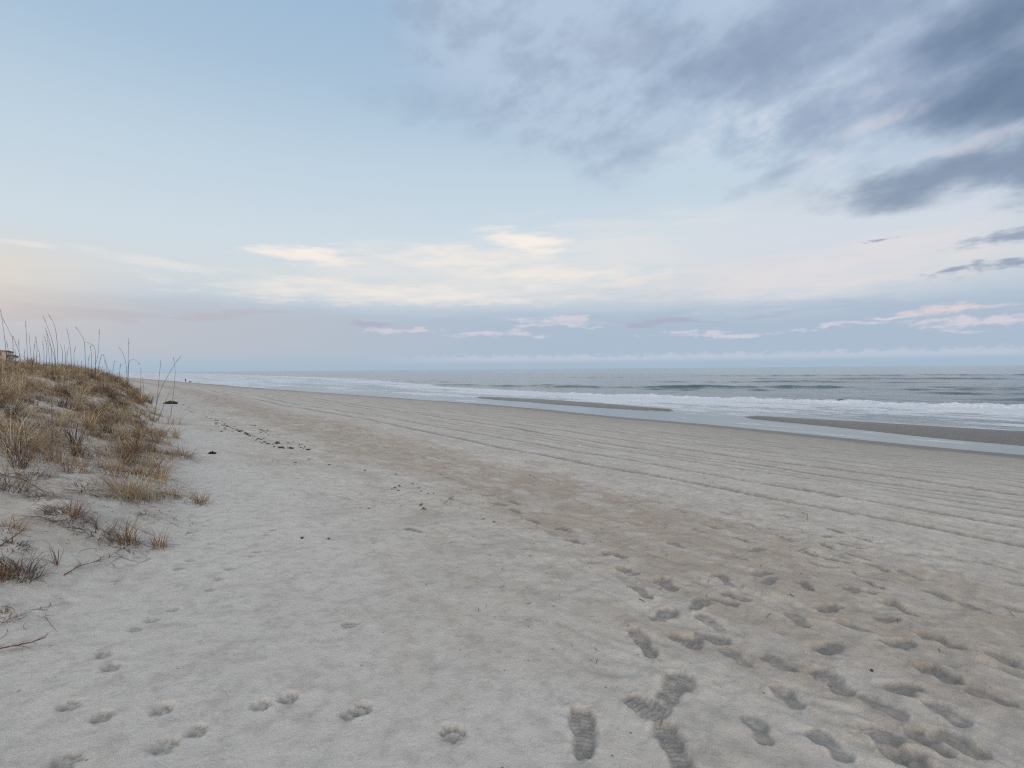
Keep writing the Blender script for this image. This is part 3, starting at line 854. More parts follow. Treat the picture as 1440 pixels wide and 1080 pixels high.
    shallow = 1 - sm(xo, 44, 75)
    o = grid_mesh("sea", X, Y, z.reshape(X.shape), dict(foam=foam, calm=calm, shallow=shallow), WATER)
    if o.data.polygons[5000].normal.z < 0:
        o.data.flip_normals()
    tag(o, kind='structure')


build_beach()
build_sea()

#OBJECTS

# ------------------------------------------------------------------ grass
def blades(root, phi, tilt, length, bend, width, K=5, curl=None, clamp=True, lift=0.004, straight=0.0):
    """ribbons grown from root points; returns vertices (N, K+1, 2, 3)"""
    N = len(phi)
    root = np.asarray(root, float).reshape(N, 3)
    curl = np.zeros(N) if curl is None else curl
    P = [root.copy()]
    th, ph = tilt.copy(), phi.copy()
    seg = length / K
    cur = root.copy()
    for k in range(K):
        cur = cur + np.stack([np.sin(th) * np.cos(ph), np.sin(th) * np.sin(ph), np.cos(th)], -1) * seg[:, None]
        P.append(cur.copy())
        th = np.minimum(th + bend / K * (0.5 + k / K), 2.4)
        ph = ph + curl / K
    P = np.stack(P, 1)
    if clamp:
        g = height0(P[..., 0].ravel(), P[..., 1].ravel()).reshape(N, K + 1) + lift
        g[:, 0] -= 0.03
        P[..., 2] = np.maximum(P[..., 2], g)
    s = np.linspace(0, 1, K + 1)
    w = width[:, None] * (1 - s[None, :] ** 1.6 * 0.88) / 2
    tw = phi + np.pi / 2
    side = np.stack([np.cos(tw), np.sin(tw), 0.35 * np.sin(phi * 7)], -1)
    return np.stack([P - side[:, None] * w[..., None], P + side[:, None] * w[..., None]], 2)


def ribbon_object(name, chunks, mat, parent=None, origin=None):
    """chunks: list of (vertices array (N,K+1,2,3), tint array N) -> ONE mesh object"""
    co, quads, tint, base = [], [], [], 0
    for V, t in chunks:
        N, K1 = V.shape[0], V.shape[1]
        co.append(V.reshape(-1, 3))
        b = base + np.arange(N)[:, None] * (K1 * 2) + np.arange(K1 - 1)[None, :] * 2
        quads.append(np.stack([b, b + 1, b + 3, b + 2], -1).reshape(-1, 4))
        tint.append(np.repeat(t, K1 * 2))
        base += N * K1 * 2
    co, quads, tint = np.concatenate(co), np.concatenate(quads), np.concatenate(tint)
    o0 = np.array(origin if origin is not None else (0, 0, 0), float)
    me = bpy.data.meshes.new(name)
    me.vertices.add(len(co))
    me.vertices.foreach_set('co', (co - o0).astype(np.float32).ravel())
    me.loops.add(quads.size)
    me.loops.foreach_set('vertex_index', quads.ravel().astype(np.int32))
    me.polygons.add(len(quads))
    me.polygons.foreach_set('loop_start', np.arange(0, quads.size, 4, dtype=np.int32))
    me.polygons.foreach_set('loop_total', np.full(len(quads), 4, dtype=np.int32))
    me.update(calc_edges=True)
    a = me.attributes.new('tint', 'FLOAT', 'POINT')
    a.data.foreach_set('value', tint.astype(np.float32))
    me.materials.append(mat)
    o = bpy.data.objects.new(name, me)
    COL.objects.link(o)
    if parent is None:
        o.location = o0
    else:
        o.parent = parent
    return o


def tuft(c, n, rad, hgt, wid, rng, style='up'):
    """one clump of dry grass around c"""
    a = rng.random(n) * 2 * np.pi
    rr = rad * 0.35 * np.sqrt(rng.random(n))
    x, y = c[0] + rr * np.cos(a), c[1] + rr * np.sin(a)
    root = np.stack([x, y, height0(x, y)], -1)
    phi = a + rng.normal(0, 0.6, n)
    lean = 0.35 * np.sin(np.arange(n))
    if style == 'up':
        tilt = np.abs(rng.normal(0.28, 0.25, n)); bend = rng.uniform(0.5, 2.4, n); L = hgt * rng.uniform(0.55, 1.25, n)
        curl = rng.normal(0, 0.5, n)
    elif style == 'arch':
        tilt = np.abs(rng.normal(0.35, 0.2, n)); bend = rng.uniform(1.4, 3.4, n); L = hgt * rng.uniform(0.9, 1.9, n)
        curl = rng.normal(0, 0.6, n)
    elif style == 'curl':
        tilt = rng.uniform(0.7, 1.5, n); bend = rng.uniform(0.8, 3.0, n); L = hgt * rng.uniform(0.9, 2.4, n)
        curl = rng.normal(0, 2.2, n)
    else:
        tilt = rng.uniform(0.2, 1.3, n); bend = rng.uniform(0.3, 3.2, n); L = hgt * rng.uniform(0.5, 1.5, n)
        curl = rng.normal(0, 1.1, n)
    return blades(root, phi, tilt, L, bend, wid * rng.uniform(0.6, 1.3, n), 6, curl)


def dense_grass():
    rng = np.random.default_rng(21)
    ch = {0: [], 1: [], 2: []}
    n = 0
    xs = rng.uniform(-16, 2.2, 30000)
    ys = 5.0 + 50 * rng.random(30000) ** 1.5
    d = dune_h(xs, ys)[1]
    patch = pn(xs / 1.3, ys / 1.5, 201)
    patch2 = pn(xs / 0.6, ys / 0.7, 203)
    dens = sm(ys + 1.6 * patch, 7.6, 10.6) * sm(d + 0.25 * patch2, 0.05, 0.8) * (0.35 + 0.65 * sm(patch2 + 0.5 * patch, -0.55, 0.1))
    dens = np.maximum(dens, 0.55 * sm(ys, 6.2, 7.4) * sm(d, 0.3, 0.9) * sm(patch2 + 0.6 * patch, 0.10, 0.42))
    dens *= (xs > -0.30 * ys - 2.0)
    keep = rng.random(30000) < dens * np.clip(0.62 - 0.007 * (ys - 6), 0.25, 1)
    for x, y, p in zip(xs[keep], ys[keep], patch[keep]):
        r = math.hypot(x, y)
        m = int(np.clip(34 - 0.45 * (r - 8), 12, 34))
        w = 0.0045 + 0.0003 * max(r - 8, 0)
        bigk = rng.random() < 0.22
        h = (rng.uniform(0.24, 0.40) if bigk else rng.uniform(0.08, 0.22)) * (1 + 0.3 * p) * (1 + 0.012 * (r - 8))
        m = int(m * (1.9 if bigk else 0.95))
        st = rng.choice(['up', 'mess', 'arch', 'curl'], p=[0.34, 0.34, 0.2, 0.12])
        if bigk:
            st = rng.choice(['arch', 'up', 'mess'])
        V = tuft((x, y), m, 0.22 if bigk else 0.32, h, w * (1.15 if bigk else 1.0), rng, st)
        k = int(rng.choice([0, 1, 2], p=[0.55, 0.30, 0.15]))
        base = rng.uniform(0.05, 1.0)
        ch[k].append((V, np.clip(base + rng.normal(0, 0.2, m), 0, 1)))
        n += 1
    labels = {0: ("dry straw grass covering the dune in a thick mat", STRAW), 1: ("rust brown dead grass mixed through the dune cover", RUST),
              2: ("weathered dark grass matted among the dune cover", DARKG)}
    for k, (lab, mt) in labels.items():
        o = ribbon_object("dune_grass", ch[k], mt)
        tag(o, lab, "grass", kind='stuff')
    # runners and broken bits strewn flat on the sand
    m = 3200
    x, y = rng.uniform(-4.5, 1.6, m * 4), rng.uniform(3.2, 13, m * 4)
    dd = dune_h(x, y)[1]
    k = (dd > -0.05) & (x > -0.30 * y - 1.0) & (pn(x / 0.7, y / 0.8, 207) + 0.35 * rng.random(m * 4) > 0.02)
    x, y = x[k][:m], y[k][:m]
    mm = len(x)
    root = np.stack([x, y, height0(x, y) + 0.01], -1)
    V = blades(root, rng.random(mm) * 6.28, rng.uniform(1.35, 1.75, mm), rng.uniform(0.04, 0.30, mm) ** 1.0, rng.normal(0, 0.4, mm),
               rng.uniform(0.002, 0.005, mm), 7, rng.normal(0, 2.4, mm))
    o = ribbon_object("grass_litter", [(V, rng.random(mm))], DARKG)
    tag(o, "broken curled grass bits lying on the dune sand", "grass litter", kind='stuff')


dense_grass()

# u, v of the root, height px, spread px, blades, style, material, label
TUFTS = [
    (22, 628, 62, 95, 150, 'arch', STRAW, "tall straw grass clump arching over at the left frame edge"),
    (58, 634, 38, 50, 70, 'up', STRAW, "smaller straw clump beside the tall arching clump"),
    (255, 643, 42, 56, 130, 'mess', RUST, "rust coloured tuft on the outer dune edge above the dark lump"),
    (243, 597, 26, 40, 60, 'up', RUST, "small rusty tuft around the base of the leaning bare stalk"),
    (222, 614, 40, 52, 90, 'mess', STRAW, "bushy tan tuft just inside the rusty edge tuft"),
    (284, 708, 30, 30, 60, 'up', RUST, "upright little tuft at the very tip of the dune spit"),
    (262, 702, 22, 44, 60, 'curl', STRAW, "flattened pale tuft trailing behind the spit tip"),
    (238, 698, 32, 44, 70, 'mess', RUST, "brown tuft midway along the dune spit"),
    (222, 680, 40, 40, 60, 'up', STRAW, "thin upright tuft standing above the spit"),
    (182, 700, 66, 78, 230, 'mess', STRAW, "big dense tuft with a dark matted foot in the middle of the slope"),
    (160, 668, 44, 56, 110, 'mess', RUST, "rusty tuft right behind the big dense tuft"),
    (205, 668, 36, 50, 80, 'mess', STRAW, "tan tuft to the sea side of the big dense tuft"),
    (92, 728, 34, 84, 170, 'curl', DARKG, "low dark tuft of curled blades sprawling on bare sand"),
    (104, 726, 46, 34, 46, 'up', RUST, "upright brown shoots in the heart of the curled tuft"),
    (140, 752, 44, 46, 56, 'curl', DARKG, "thin dark tuft with long curling leaves below the curled tuft"),
    (178, 764, 46, 46, 76, 'up', RUST, "reddish tuft with upright shoots on the lower slope"),
    (174, 768, 16, 64, 60, 'curl', DARKG, "ring of flat dark curls round the reddish tuft"),
    (224, 770, 34, 36, 54, 'up', RUST, "last small tuft out on clean sand below the spit"),
    (30, 810, 48, 62, 130, 'mess', DARKG, "dark spiky tuft low at the left with dense curls"),
    (3, 812, 40, 40, 70, 'up', RUST, "brown tuft cut by the left frame edge next to the dark spiky tuft"),
    (14, 690, 62, 70, 110, 'mess', DARKG, "loose dark tuft with stiff leaning shoots at the left edge"),
    (48, 672, 34, 60, 90, 'curl', DARKG, "matted grey brown tuft uphill from the leaning shoots"),
    (108, 664, 34, 56, 90, 'mess', RUST, "dark rusty clump lying on the upper sand patch"),
    (130, 640, 40, 60, 100, 'mess', STRAW, "tan clump closing the upper edge of the sand patch"),
    (80, 794, 44, 12, 9, 'up', RUST, "sparse pair of stiff upright shoots alone on sand"),
    (150, 700, 22, 40, 40, 'curl', DARKG, "few flat dark blades left of the big dense tuft"),
    (205, 725, 16, 36, 26, 'curl', DARKG, "scatter of thin curled blades below the spit"),
    (60, 700, 26, 60, 70, 'curl', DARKG, "low brown mat of curls between two sand patches at the left"),
    (8, 745, 30, 60, 60, 'mess', RUST, "small rusty tuft under the leaning shoots at the frame edge"),
    (120, 690, 26, 56, 60, 'curl', DARKG, "dark trailing curls leading up to the big dense tuft"),
    (62, 650, 40, 70, 100, 'mess', RUST, "rusty clump spreading over the rim of the upper sand patch"),
    (196, 640, 44, 60, 130, 'mess', STRAW, "wide tan clump just uphill of the spit tufts"),
    (10, 868, 20, 50, 40, 'curl', RUST, "low wisps of reddish grass half buried at the bottom left"),
    (20, 770, 24, 50, 50, 'curl', DARKG, "flat dark curls uphill of the dark spiky tuft"),
]


def build_tufts():
    rng = np.random.default_rng(31)
    for (u, v, hp, wp, n, st, mt, lab) in TUFTS:
        c = at(u, v)
        dep = c.xy.length * 0.9
        px = (c - Vector((0, 0, CAM_Z))).dot(_f) / FPX
        h, w = hp * px * 0.95, wp * px
        parts = []
        m1 = int(n * 0.8)
        V = tuft(c, m1, w * 0.8, h * (0.9 if st != 'curl' else 0.75), 0.0048, rng, st)
        parts.append((V, np.clip(rng.normal(0.5, 0.28, m1), 0, 1)))
        m2 = max(4, n // 3)
        V = tuft(c, m2, w * 0.9, max(h, w * 0.5) * 0.5, 0.004, rng, 'curl')
        parts.append((V, np.clip(rng.normal(0.2, 0.2, m2), 0, 1)))
        o = ribbon_object("grass_tuft", parts, mt, origin=(c.x, c.y, c.z))
        tag(o, lab, "grass tuft", "dry grass tufts at the dune edge")


build_tufts()


def tube_mesh(name, pts, radii, mat, sides=5, tint=None):
    pts = [Vector(p) for p in pts]
    vs, fs = [], []
    for i, p in enumerate(pts):
        t = (pts[min(i + 1, len(pts) - 1)] - pts[max(i - 1, 0)]).normalized()
        a = t.orthogonal().normalized() if abs(t.z) < 0.95 else Vector((1, 0, 0))
        b = t.cross(a).normalized()
        a = b.cross(t)
        for k in range(sides):
            q = 2 * math.pi * k / sides
            vs.append(p + (a * math.cos(q) + b * math.sin(q)) * radii[i])
    for i in range(len(pts) - 1):
        for k in range(sides):
            k2 = (k + 1) % sides
            fs.append((i * sides + k, i * sides + k2, (i + 1) * sides + k2, (i + 1) * sides + k))
    fs.append(tuple(range(sides))[::-1])
    fs.append(tuple((len(pts) - 1) * sides + k for k in range(sides)))
    me = bpy.data.meshes.new(name)
    me.from_pydata([tuple(v) for v in vs], [], fs)
    me.polygons.foreach_set('use_smooth', [True] * len(fs))
    me.update()
    if tint is not None:
        a = me.attributes.new('tint', 'FLOAT', 'POINT')
        a.data.foreach_set('value', np.full(len(vs), tint, dtype=np.float32))
    me.materials.append(mat)
    return me


def link(name, me, parent=None, loc=None):
    o = bpy.data.objects.new(name, me)
    COL.objects.link(o)
    if parent is not None:
        o.parent = parent
    if loc is not None:
        o.location = loc
    return o


def empty(name, loc, rz=0.0):
    o = bpy.data.objects.new(name, None)
    o.empty_display_size = 0.2
    COL.objects.link(o)
    o.location = loc
    o.rotation_euler = (0, 0, rz)
    return o


# pixel path from root to tip, seed head size 0..1, own label or None
OATS = [
    ([(10, 519), (7, 480), (1, 436)], 0.5, "tall sea oat stalk rising past the building at the left edge"),
    ([(19, 518), (18, 480), (15, 470), (3, 446)], 0.4, "sea oat stalk with kinked top beside the tall left one"),
    ([(39, 522), (38, 490), (36, 452)], 0.3, None), ([(30, 520), (28, 500), (19, 474)], 0.5, None), ([(46, 521), (43, 495), (41, 470)], 0, None),
    ([(80, 528), (76, 490), (69, 466), (61, 445)], 0.5, "tallest sea oat stalk in the middle cluster, bowed to the left"),
    ([(82, 526), (80, 478), (76, 456), (69, 443)], 0.5, "companion of the tallest stalk with a drooping bent tip"),
    ([(70, 524), (69, 500), (66, 470)], 0.2, None), ([(73, 524), (72, 490), (64, 462)], 0.2, None), ([(78, 524), (76, 500), (67, 478)], 0, None),
    ([(101, 524), (99, 490), (94, 462)], 0.5, "single bowed sea oat stalk just right of the middle cluster"),
    ([(91, 522), (92, 500), (90, 484)], 0, None), ([(120, 534), (119, 484), (114, 471), (107, 460)], 0.4, "long sea oat stalk with top hooked left before the bent pair"),
    ([(132, 534), (134, 515), (138, 497), (140, 464)], 0.3, "straight sea oat stalk crossing a hooked one"),
    ([(134, 536), (134, 500), (132, 487), (124, 482)], 0.4, "sea oat stalk with its head broken over leftward"),
    ([(137, 538), (139, 515), (144, 498), (150, 512), (154, 524)], 0.6, "sea oat stalk snapped into an upside down V"),
    ([(178, 548), (178, 520), (174, 500), (168, 489)], 0.4, "faint bowed stalk left of the lone straight stalk"),
    ([(179, 560), (180, 520), (181, 476)], 0.2, "lone straight bare stalk at the seaward end of the ridge"),
    ([(180, 535), (181, 512), (185, 506), (192, 507), (196, 512)], 0.3, "stalk curling over to the right like a cane"),
    ([(214, 598), (222, 560), (230, 540), (244, 515), (254, 501)], 0.15, "long bare stalk leaning far to the right out of the edge tufts"),
    ([(240, 586), (243, 560), (246, 530), (246, 517), (244, 504)], 0.25, "tall thin stalk standing up from the seaward rusty tuft"),
    ([(218, 582), (222, 550), (226, 508)], 0.1, "straight thin stalk behind the long leaning one"),
    ([(222, 592), (232, 566), (241, 545)], 0.0, "short bare stem leaning right beneath the long leaning stalk"),
    ([(197, 556), (198, 535), (198, 518)], 0.1, None), ([(203, 560), (202, 545), (200, 530)], 0.0, None), ([(55, 520), (56, 505), (55, 495)], 1.0, None),
    ([(110, 526), (110, 515), (109, 508)], 1.0, None), ([(115, 528), (114, 517), (115, 508)], 1.0, None), ([(21, 519), (22, 503), (21, 493)], 1.0, None),
    ([(26, 520), (27, 500), (26, 478)], 0.1, None), ([(50, 520), (52, 490), (50, 474)], 0.1, None), ([(60, 520), (62, 500), (60, 480)], 0.1, None),
    ([(64, 522), (66, 490), (62, 472)], 0.1, None), ([(95, 524), (94, 505), (96, 490)], 0.3, None), ([(105, 526), (104, 500), (106, 488)], 0.1, None),
    ([(125, 530), (124, 510), (126, 500)], 0.4, None), ([(128, 532), (129, 505), (127, 486)], 0.1, None), ([(150, 538), (150, 520), (147, 506)], 0.1, None),
    ([(158, 542), (159, 520), (161, 508)], 0.1, None), ([(168, 546), (168, 525), (170, 512)], 0.1, None), ([(33, 520), (34, 505), (35, 492)], 0.4, None),
    ([(14, 519), (13, 500), (9, 480)], 0.1, None), ([(86, 524), (88, 498), (85, 484)], 0.0, None), ([(44, 521), (47, 500), (49, 482)], 0.3, None),
    ([(73, 640), (73, 600), (72, 560)], 0.1, "pale thin stalk standing on the near slope of the dune"), ([(86, 655), (85, 620), (83, 580)], 0.1, "pale stalk just right of the other near slope stalk"),
]


def seed_head(rng, base, axis, L):
    """a loose drooping panicle of flat spikelets along the last part of a stalk"""
    n = int(14 * L / 0.25) + 6
    m = 10
    sd = axis.orthogonal().normalized() * 0.0016
    vs = [q for i in range(m + 1) for q in (base + axis * (L * i / m) - sd, base + axis * (L * i / m) + sd)]
    fs = [(2 * i, 2 * i + 1, 2 * i + 3, 2 * i + 2) for i in range(m)]
    for i in range(n):
        s = rng.random()
        k = int(round(s * m))
        p = vs[2 * k]
        dirn = Vector((rng.normal(), rng.normal(), -0.3 - rng.random())).normalized()
        q = p + dirn * (0.006 + 0.012 * (1 - abs(2 * s - 0.8)) * rng.random())
        side = dirn.cross(Vector((rng.normal(), rng.normal(), rng.normal()))).normalized()
        ln, wd = 0.022, 0.0055
        b = len(vs)
        vs += [q, q + dirn * ln * 0.5 + side * wd, q + dirn * ln, q + dirn * ln * 0.5 - side * wd]
        fs += [(b, b + 1, b + 2, b + 3), (2 * k, b, b + 1)]
    me = bpy.data.meshes.new("seed_head")
    me.from_pydata([tuple(v) for v in vs], [], fs)
    me.update()
    a = me.attributes.new('tint', 'FLOAT', 'POINT')
    a.data.foreach_set('value', np.full(len(vs), 0.35, dtype=np.float32))
    me.materials.append(STALK)
    return me


def build_oats():
    rng = np.random.default_rng(41)
    for (path, head, lab) in OATS:
        c = at(*path[0])
        if c.xy.length > 26:           # the ray grazed past the ridge: stand it just on the near side of the crest
            for dv in range(1, 14):
                c = at(path[0][0], path[0][1] + dv)
                if c.xy.length <= 26:
                    break
        dep = (c - Vector((0, 0, CAM_Z))).dot(_f)
        pts = []
        for i, (u, v) in enumerate(path):
            d = _f + _r * ((u - 720.0) / FPX) + _u * ((540.0 - v) / FPX)
            wob = 0 if i == 0 else rng.normal(0, 0.10) * i
            p = Vector((0, 0, CAM_Z)) + d * (dep + wob)
            pts.append(c.copy() if i == 0 else p)
        # smooth the path
        sm_pts = []
        nseg = 5
        for i in range(len(pts) - 1):
            p0, p1, p2, p3 = pts[max(i - 1, 0)], pts[i], pts[i + 1], pts[min(i + 2, len(pts) - 1)]
            for k in range(nseg):
                t = k / nseg
                sm_pts.append(0.5 * ((2 * p1) + (p2 - p0) * t + (2 * p0 - 5 * p1 + 4 * p2 - p3) * t * t + (3 * p1 - p0 - 3 * p2 + p3) * t ** 3))
        sm_pts.append(pts[-1])
        sm_pts[0] = c - Vector((0, 0, 0.05))
        L = [(p - c) for p in sm_pts]
        rb = 0.0042 + 0.00025 * dep
        rad = [rb * (1 - 0.62 * i / (len(L) - 1)) for i in range(len(L))]
        root = empty("sea_oat_stalk", c)
        link("stem", tube_mesh("stem", L, rad, STALK, 5, float(rng.random())), root)
        leaf_n = 3
        V = blades(np.array([[0, 0, 0]] * leaf_n, float), rng.random(leaf_n) * 6.28, rng.uniform(0.1, 0.6, leaf_n), rng.uniform(0.2, 0.45, leaf_n),
                   rng.uniform(0.6, 2.2, leaf_n), np.full(leaf_n, 0.006), 6, None, clamp=False)
        ribbon_object("leaf", [(V, rng.random(leaf_n))], STRAW, parent=root)
        if head > 0:
            ax = (L[-1] - L[-2]).normalized()
            hl = 0.20 + 0.30 * head
            link("seed_head", seed_head(rng, L[-1] - ax * hl * 0.8, ax, hl), root)
        tag(root, lab or "thin dry sea oat stalk among the crowd on the dune ridge", "dune grass stalk", "dry sea oat stalks along the dune ridge")


build_oats()


BLACKW = plain_material("soaked_wood", (0.018, 0.017, 0.015), 0.7, 0.4, 60)


# ------------------------------------------------------------------ things the tide and wind left on the sand
def leafy_clump(name, rng, n, size, flat, mat):
    """crumpled heap of small ragged leaves and stems"""
    vs, fs = [], []
    for i in range(n):
        a = rng.random() * 6.28
        r = size * 0.5 * math.sqrt(rng.random())
        c = Vector((r * math.cos(a), r * math.sin(a) * 0.6, size * flat * (0.15 + 0.85 * rng.random()) * (1 - (r / size * 1.6) ** 2 * 0.8)))
        d = Vector((rng.normal(), rng.normal(), rng.normal() * 0.6 + 0.3)).normalized()
        s = d.cross(Vector((rng.normal(), rng.normal(), rng.normal()))).normalized()
        up = d.cross(s)
        ln, wd = size * rng.uniform(0.16, 0.34), size * rng.uniform(0.05, 0.10)
        b = len(vs)
        m = c + d * ln * 0.5 + up * wd * 0.5
        vs += [c, m + s * wd, c + d * ln, m - s * wd, m + up * wd * 0.4]
        fs += [(b, b + 1, b + 4), (b + 1, b + 2, b + 4), (b + 2, b + 3, b + 4), (b + 3, b, b + 4)]
        if i:
            fs.append((0, b, b + 4))
    me = bpy.data.meshes.new(name)
    me.from_pydata([tuple(v) for v in vs], [], fs)
    me.update()
    me.materials.append(mat)
    return me


def put_on_sand(o, p, rz, sc, sink=0.004):
    o.location = (p.x, p.y, p.z - sink)
    o.rotation_euler = (0, 0, rz)
    o.scale = sc


def build_wrack():
    rng = np.random.default_rng(51)
    # the one big green heap and the lump near the dune
    g = at(240, 568)
    px = (g - Vector((0, 0, CAM_Z))).dot(_f) / FPX
    big = link("seaweed_heap", leafy_clump("seaweed_heap", rng, 420, 11.5 * px, 0.22, WEED))
    put_on_sand(big, g, -0.5, (1.25, 0.9, 1.0))
    tag(big, "big dark green plant heap on sand at the foot of the dune", "seaweed")
    g = at(298, 638)
    px = (g - Vector((0, 0, CAM_Z))).dot(_f) / FPX
    lump = link("driftwood_lump", leafy_clump("driftwood_lump", rng, 160, 8.5 * px, 0.30, BLACKW))
    put_on_sand(lump, g, -0.2, (1.1, 0.8, 1.0))
    tag(lump, "lone blackish lump on clean pale sand beside the dune edge", "debris")
    # small green sprigs along the wrack line
    protos = [leafy_clump("seaweed_sprig", rng, 26, 0.095, 0.30, WEED) for _ in range(5)]
    dark = [leafy_clump("seaweed_sprig", rng, 20, 0.09, 0.34, WEEDB) for _ in range(3)]
    spots = []
    for (u0, v0, u1, v1, n, sp) in [(262, 576, 292, 590, 10, 1.3), (296, 588, 330, 606, 30, 3.2), (330, 603, 360, 616, 22, 3.4), (352, 604, 400, 614, 26, 3.0),
                                    (360, 618, 402, 628, 22, 2.6), (400, 620, 440, 632, 18, 3.6), (318, 602, 345, 608, 8, 2.0), (345, 594, 380, 606, 14, 3.0), (305, 600, 318, 602, 3, 1.0)]:
        for _ in range(n):
            t = rng.random()
            spots.append((u0 + (u1 - u0) * t + rng.normal(0, 2), v0 + (v1 - v0) * t + rng.normal(0, sp * 0.7), rng.uniform(0.35, 0.95), 0))
    for q in [(311, 607, 1.2), (338, 607, 1.5), (347, 611, 1.3), (390, 624, 1.5), (396, 630, 1.3), (408, 631, 1.6), (433, 633, 1.4), (372, 622, 1.0), (258, 570, 1.6), (266, 573, 1.3)]:
        spots.append((q[0], q[1], q[2], 0))
    for (u, v, s, k) in spots:
        p = at(u, v)
        o = link("seaweed_sprig", protos[int(rng.integers(5))])
        put_on_sand(o, p, rng.random() * 6.28, (s, s, s * rng.uniform(0.7, 1.2)))
        tag(o, "small green sprig in the wrack line below the dune", "seaweed", "green sprigs strewn along the wrack line")
    for (u, v, s, g_) in [(555, 686, 1, 1), (562, 684, 1.1, 1), (560, 690, 0.9, 1), (551, 688, 0.7, 1), (580, 681, 1, 1), (589, 687, 1, 1), (592, 691, 0.9, 1), (513, 662, 1, 1),
                          (515, 675, 0.7, 1), (557, 667, 0.9, 1), (415, 651, 1.3, 1), (434, 646, 0.9, 1), (463, 654, 1.1, 1), (418, 640, 0.7, 1), (647, 715, 0.8, 1), (680, 730, 0.7, 1),
                          (695, 734, 0.7, 1), (634, 702, 0.8, 1), (648, 699, 0.7, 1), (572, 693, 0.7, 1), (564, 712, 0.6, 1), (519, 715, 0.6, 1), (462, 758, 0.8, 1), (425, 757, 0.9, 1),
                          (602, 694, 0.6, 1), (610, 694, 0.6, 1)]:
        p = at(u, v)
        o = link("dry_sprig", dark[int(rng.integers(3))])
        put_on_sand(o, p, rng.random() * 6.28, (s * 0.62, s * 0.62, s * 0.7))
        tag(o, "tiny dark sprig on open sand between dune and footprints", "sprig", "dark sprigs scattered on the open sand")
    for (u, v, lab) in [(593, 711, "upper of two bright green sprouts close together on open sand"), (595, 717, "lower of two bright green sprouts close together on open sand")]:
        p = at(u, v)
        o = link("green_sprout", leafy_clump("green_sprout", rng, 16, 0.075, 0.5, WEED))
        put_on_sand(o, p, rng.random() * 6.28, (1, 1, 1))
        tag(o, lab, "sprout")
    # twigs
    for (u0, v0, u1, v1, r, lab) in [
        (64, 868, 80, 889, 0.0028, "thin dark stick lying alone on sand near the left edge"),
        (455, 636, 484, 637.5, 0.006, "long pale twig lying level past the green sprigs"),
        (624, 709, 641, 697, 0.004, "twig slanting up to the right in a small cross"),
        (630, 699, 634, 709, 0.004, "short twig crossing the slanting one"),
        (1128, 721, 1136, 733, 0.006, "short orange brown twig near the tyre tracks"),
        (1124, 775, 1134, 771, 0.006, "dark curved twig among the right hand footprints"),
        (899, 843, 908, 848, 0.004, "black twig at the edge of a footprint"),
        (1078, 868, 1085, 863, 0.004, "tiny dark twig between the two footprint trails"),
        (1111, 836, 1117, 841, 0.005, "stubby brown twig above an oval footprint"),
        (1262, 871, 1263, 878, 0.004, "tiny upright black twig near the right footprints"),
        (1320, 913, 1322, 919, 0.004, "short black twig beside a long footprint at the right"),
        (870, 640, 884, 642, 0.006, "pale twig lying between tyre ruts"),
        (742, 668, 756, 676, 0.006, "reddish twig lying in the tan sand band"),
        (1420, 860, 1426, 868, 0.004, "small black twig close to the right frame edge"),
    ]:
        a, b = at(u0, v0), at(u1, v1)
        r *= 0.6
        a.z += r * 1.2
        b.z += r * 2.2
        m = (a + b) / 2 + Vector((rng.normal(0, 0.12), rng.normal(0, 0.12), 0.2)) * (b - a).length * 0.25
        m.z = max(m.z, ground(m.x, m.y) + r)
        pts = [a, a.lerp(m, 0.55), m, m.lerp(b, 0.5), b]
        pts = [p - a for p in pts]
        o = link("twig", tube_mesh("twig", pts, [r, r * 0.95, r * 0.8, r * 0.7, r * 0.35], TWIG if 'pale' in lab else WEEDB, 6), loc=a)
        tag(o, lab, "twig")
    # a pebble-sized shell here and there
    for (u, v, s, lab) in [(1226, 943, 0.010, "small round black pebble between footprints at the right"), (815, 627, 0.03, "small white shell on the tracked sand")]:
        p = at(u, v)
        vs, fs = [], []
        for i in range(5):
            th = math.pi * (i + 0.5) / 5
            for k in range(8):
                ph = 2 * math.pi * k / 8
                q = 1 + 0.15 * math.sin(3 * ph + i)
                vs.append((s * q * math.sin(th) * math.cos(ph) * 1.3, s * q * math.sin(th) * math.sin(ph), s * 0.6 * math.cos(th)))
        for i in range(4):
            for k in range(8):
                fs.append((i * 8 + k, i * 8 + (k + 1) % 8, (i + 1) * 8 + (k + 1) % 8, (i + 1) * 8 + k))
        fs.append(tuple(range(8)))
        fs.append(tuple(range(32, 40)))
        me = bpy.data.meshes.new("pebble")
        me.from_pydata(vs, [], fs)
        me.update()
        me.materials.append(WEEDB if 'black' in lab else SHELL)
        o = link("pebble" if 'black' in lab else "shell", me, loc=(p.x, p.y, p.z + s * 0.2))
        tag(o, lab, "pebble" if 'black' in lab else "shell")
    # crumbs of straw, bark and shell nobody could count
    m = 5200
    x = rng.normal(5.0, 2.4, m)
    y = 2 + 48 * rng.random(m) ** 1.7
    k = (x > 1.9) & (x < 16) & (pn(x / 0.7, y / 1.2, 301) + 0.5 * rng.random(m) > 0.12)
    x, y = x[k], y[k]
    mm = len(x)
    big_ = 1 + 0.05 * y
    root = np.stack([x, y, height0(x, y) + 0.006], -1)
    V = blades(root, rng.random(mm) * 6.28, rng.uniform(1.1, 1.8, mm), rng.uniform(0.008, 0.065, mm) * big_, rng.normal(0, 1.0, mm),
               rng.uniform(0.002, 0.006, mm) * big_, 3, rng.normal(0, 2, mm), lift=0.006)
    o = ribbon_object("beach_litter", [(V, rng.random(mm) * 0.6)], DARKG)
    tag(o, "crumbs of bark and straw strewn over the dry sand", "litter", kind='stuff')


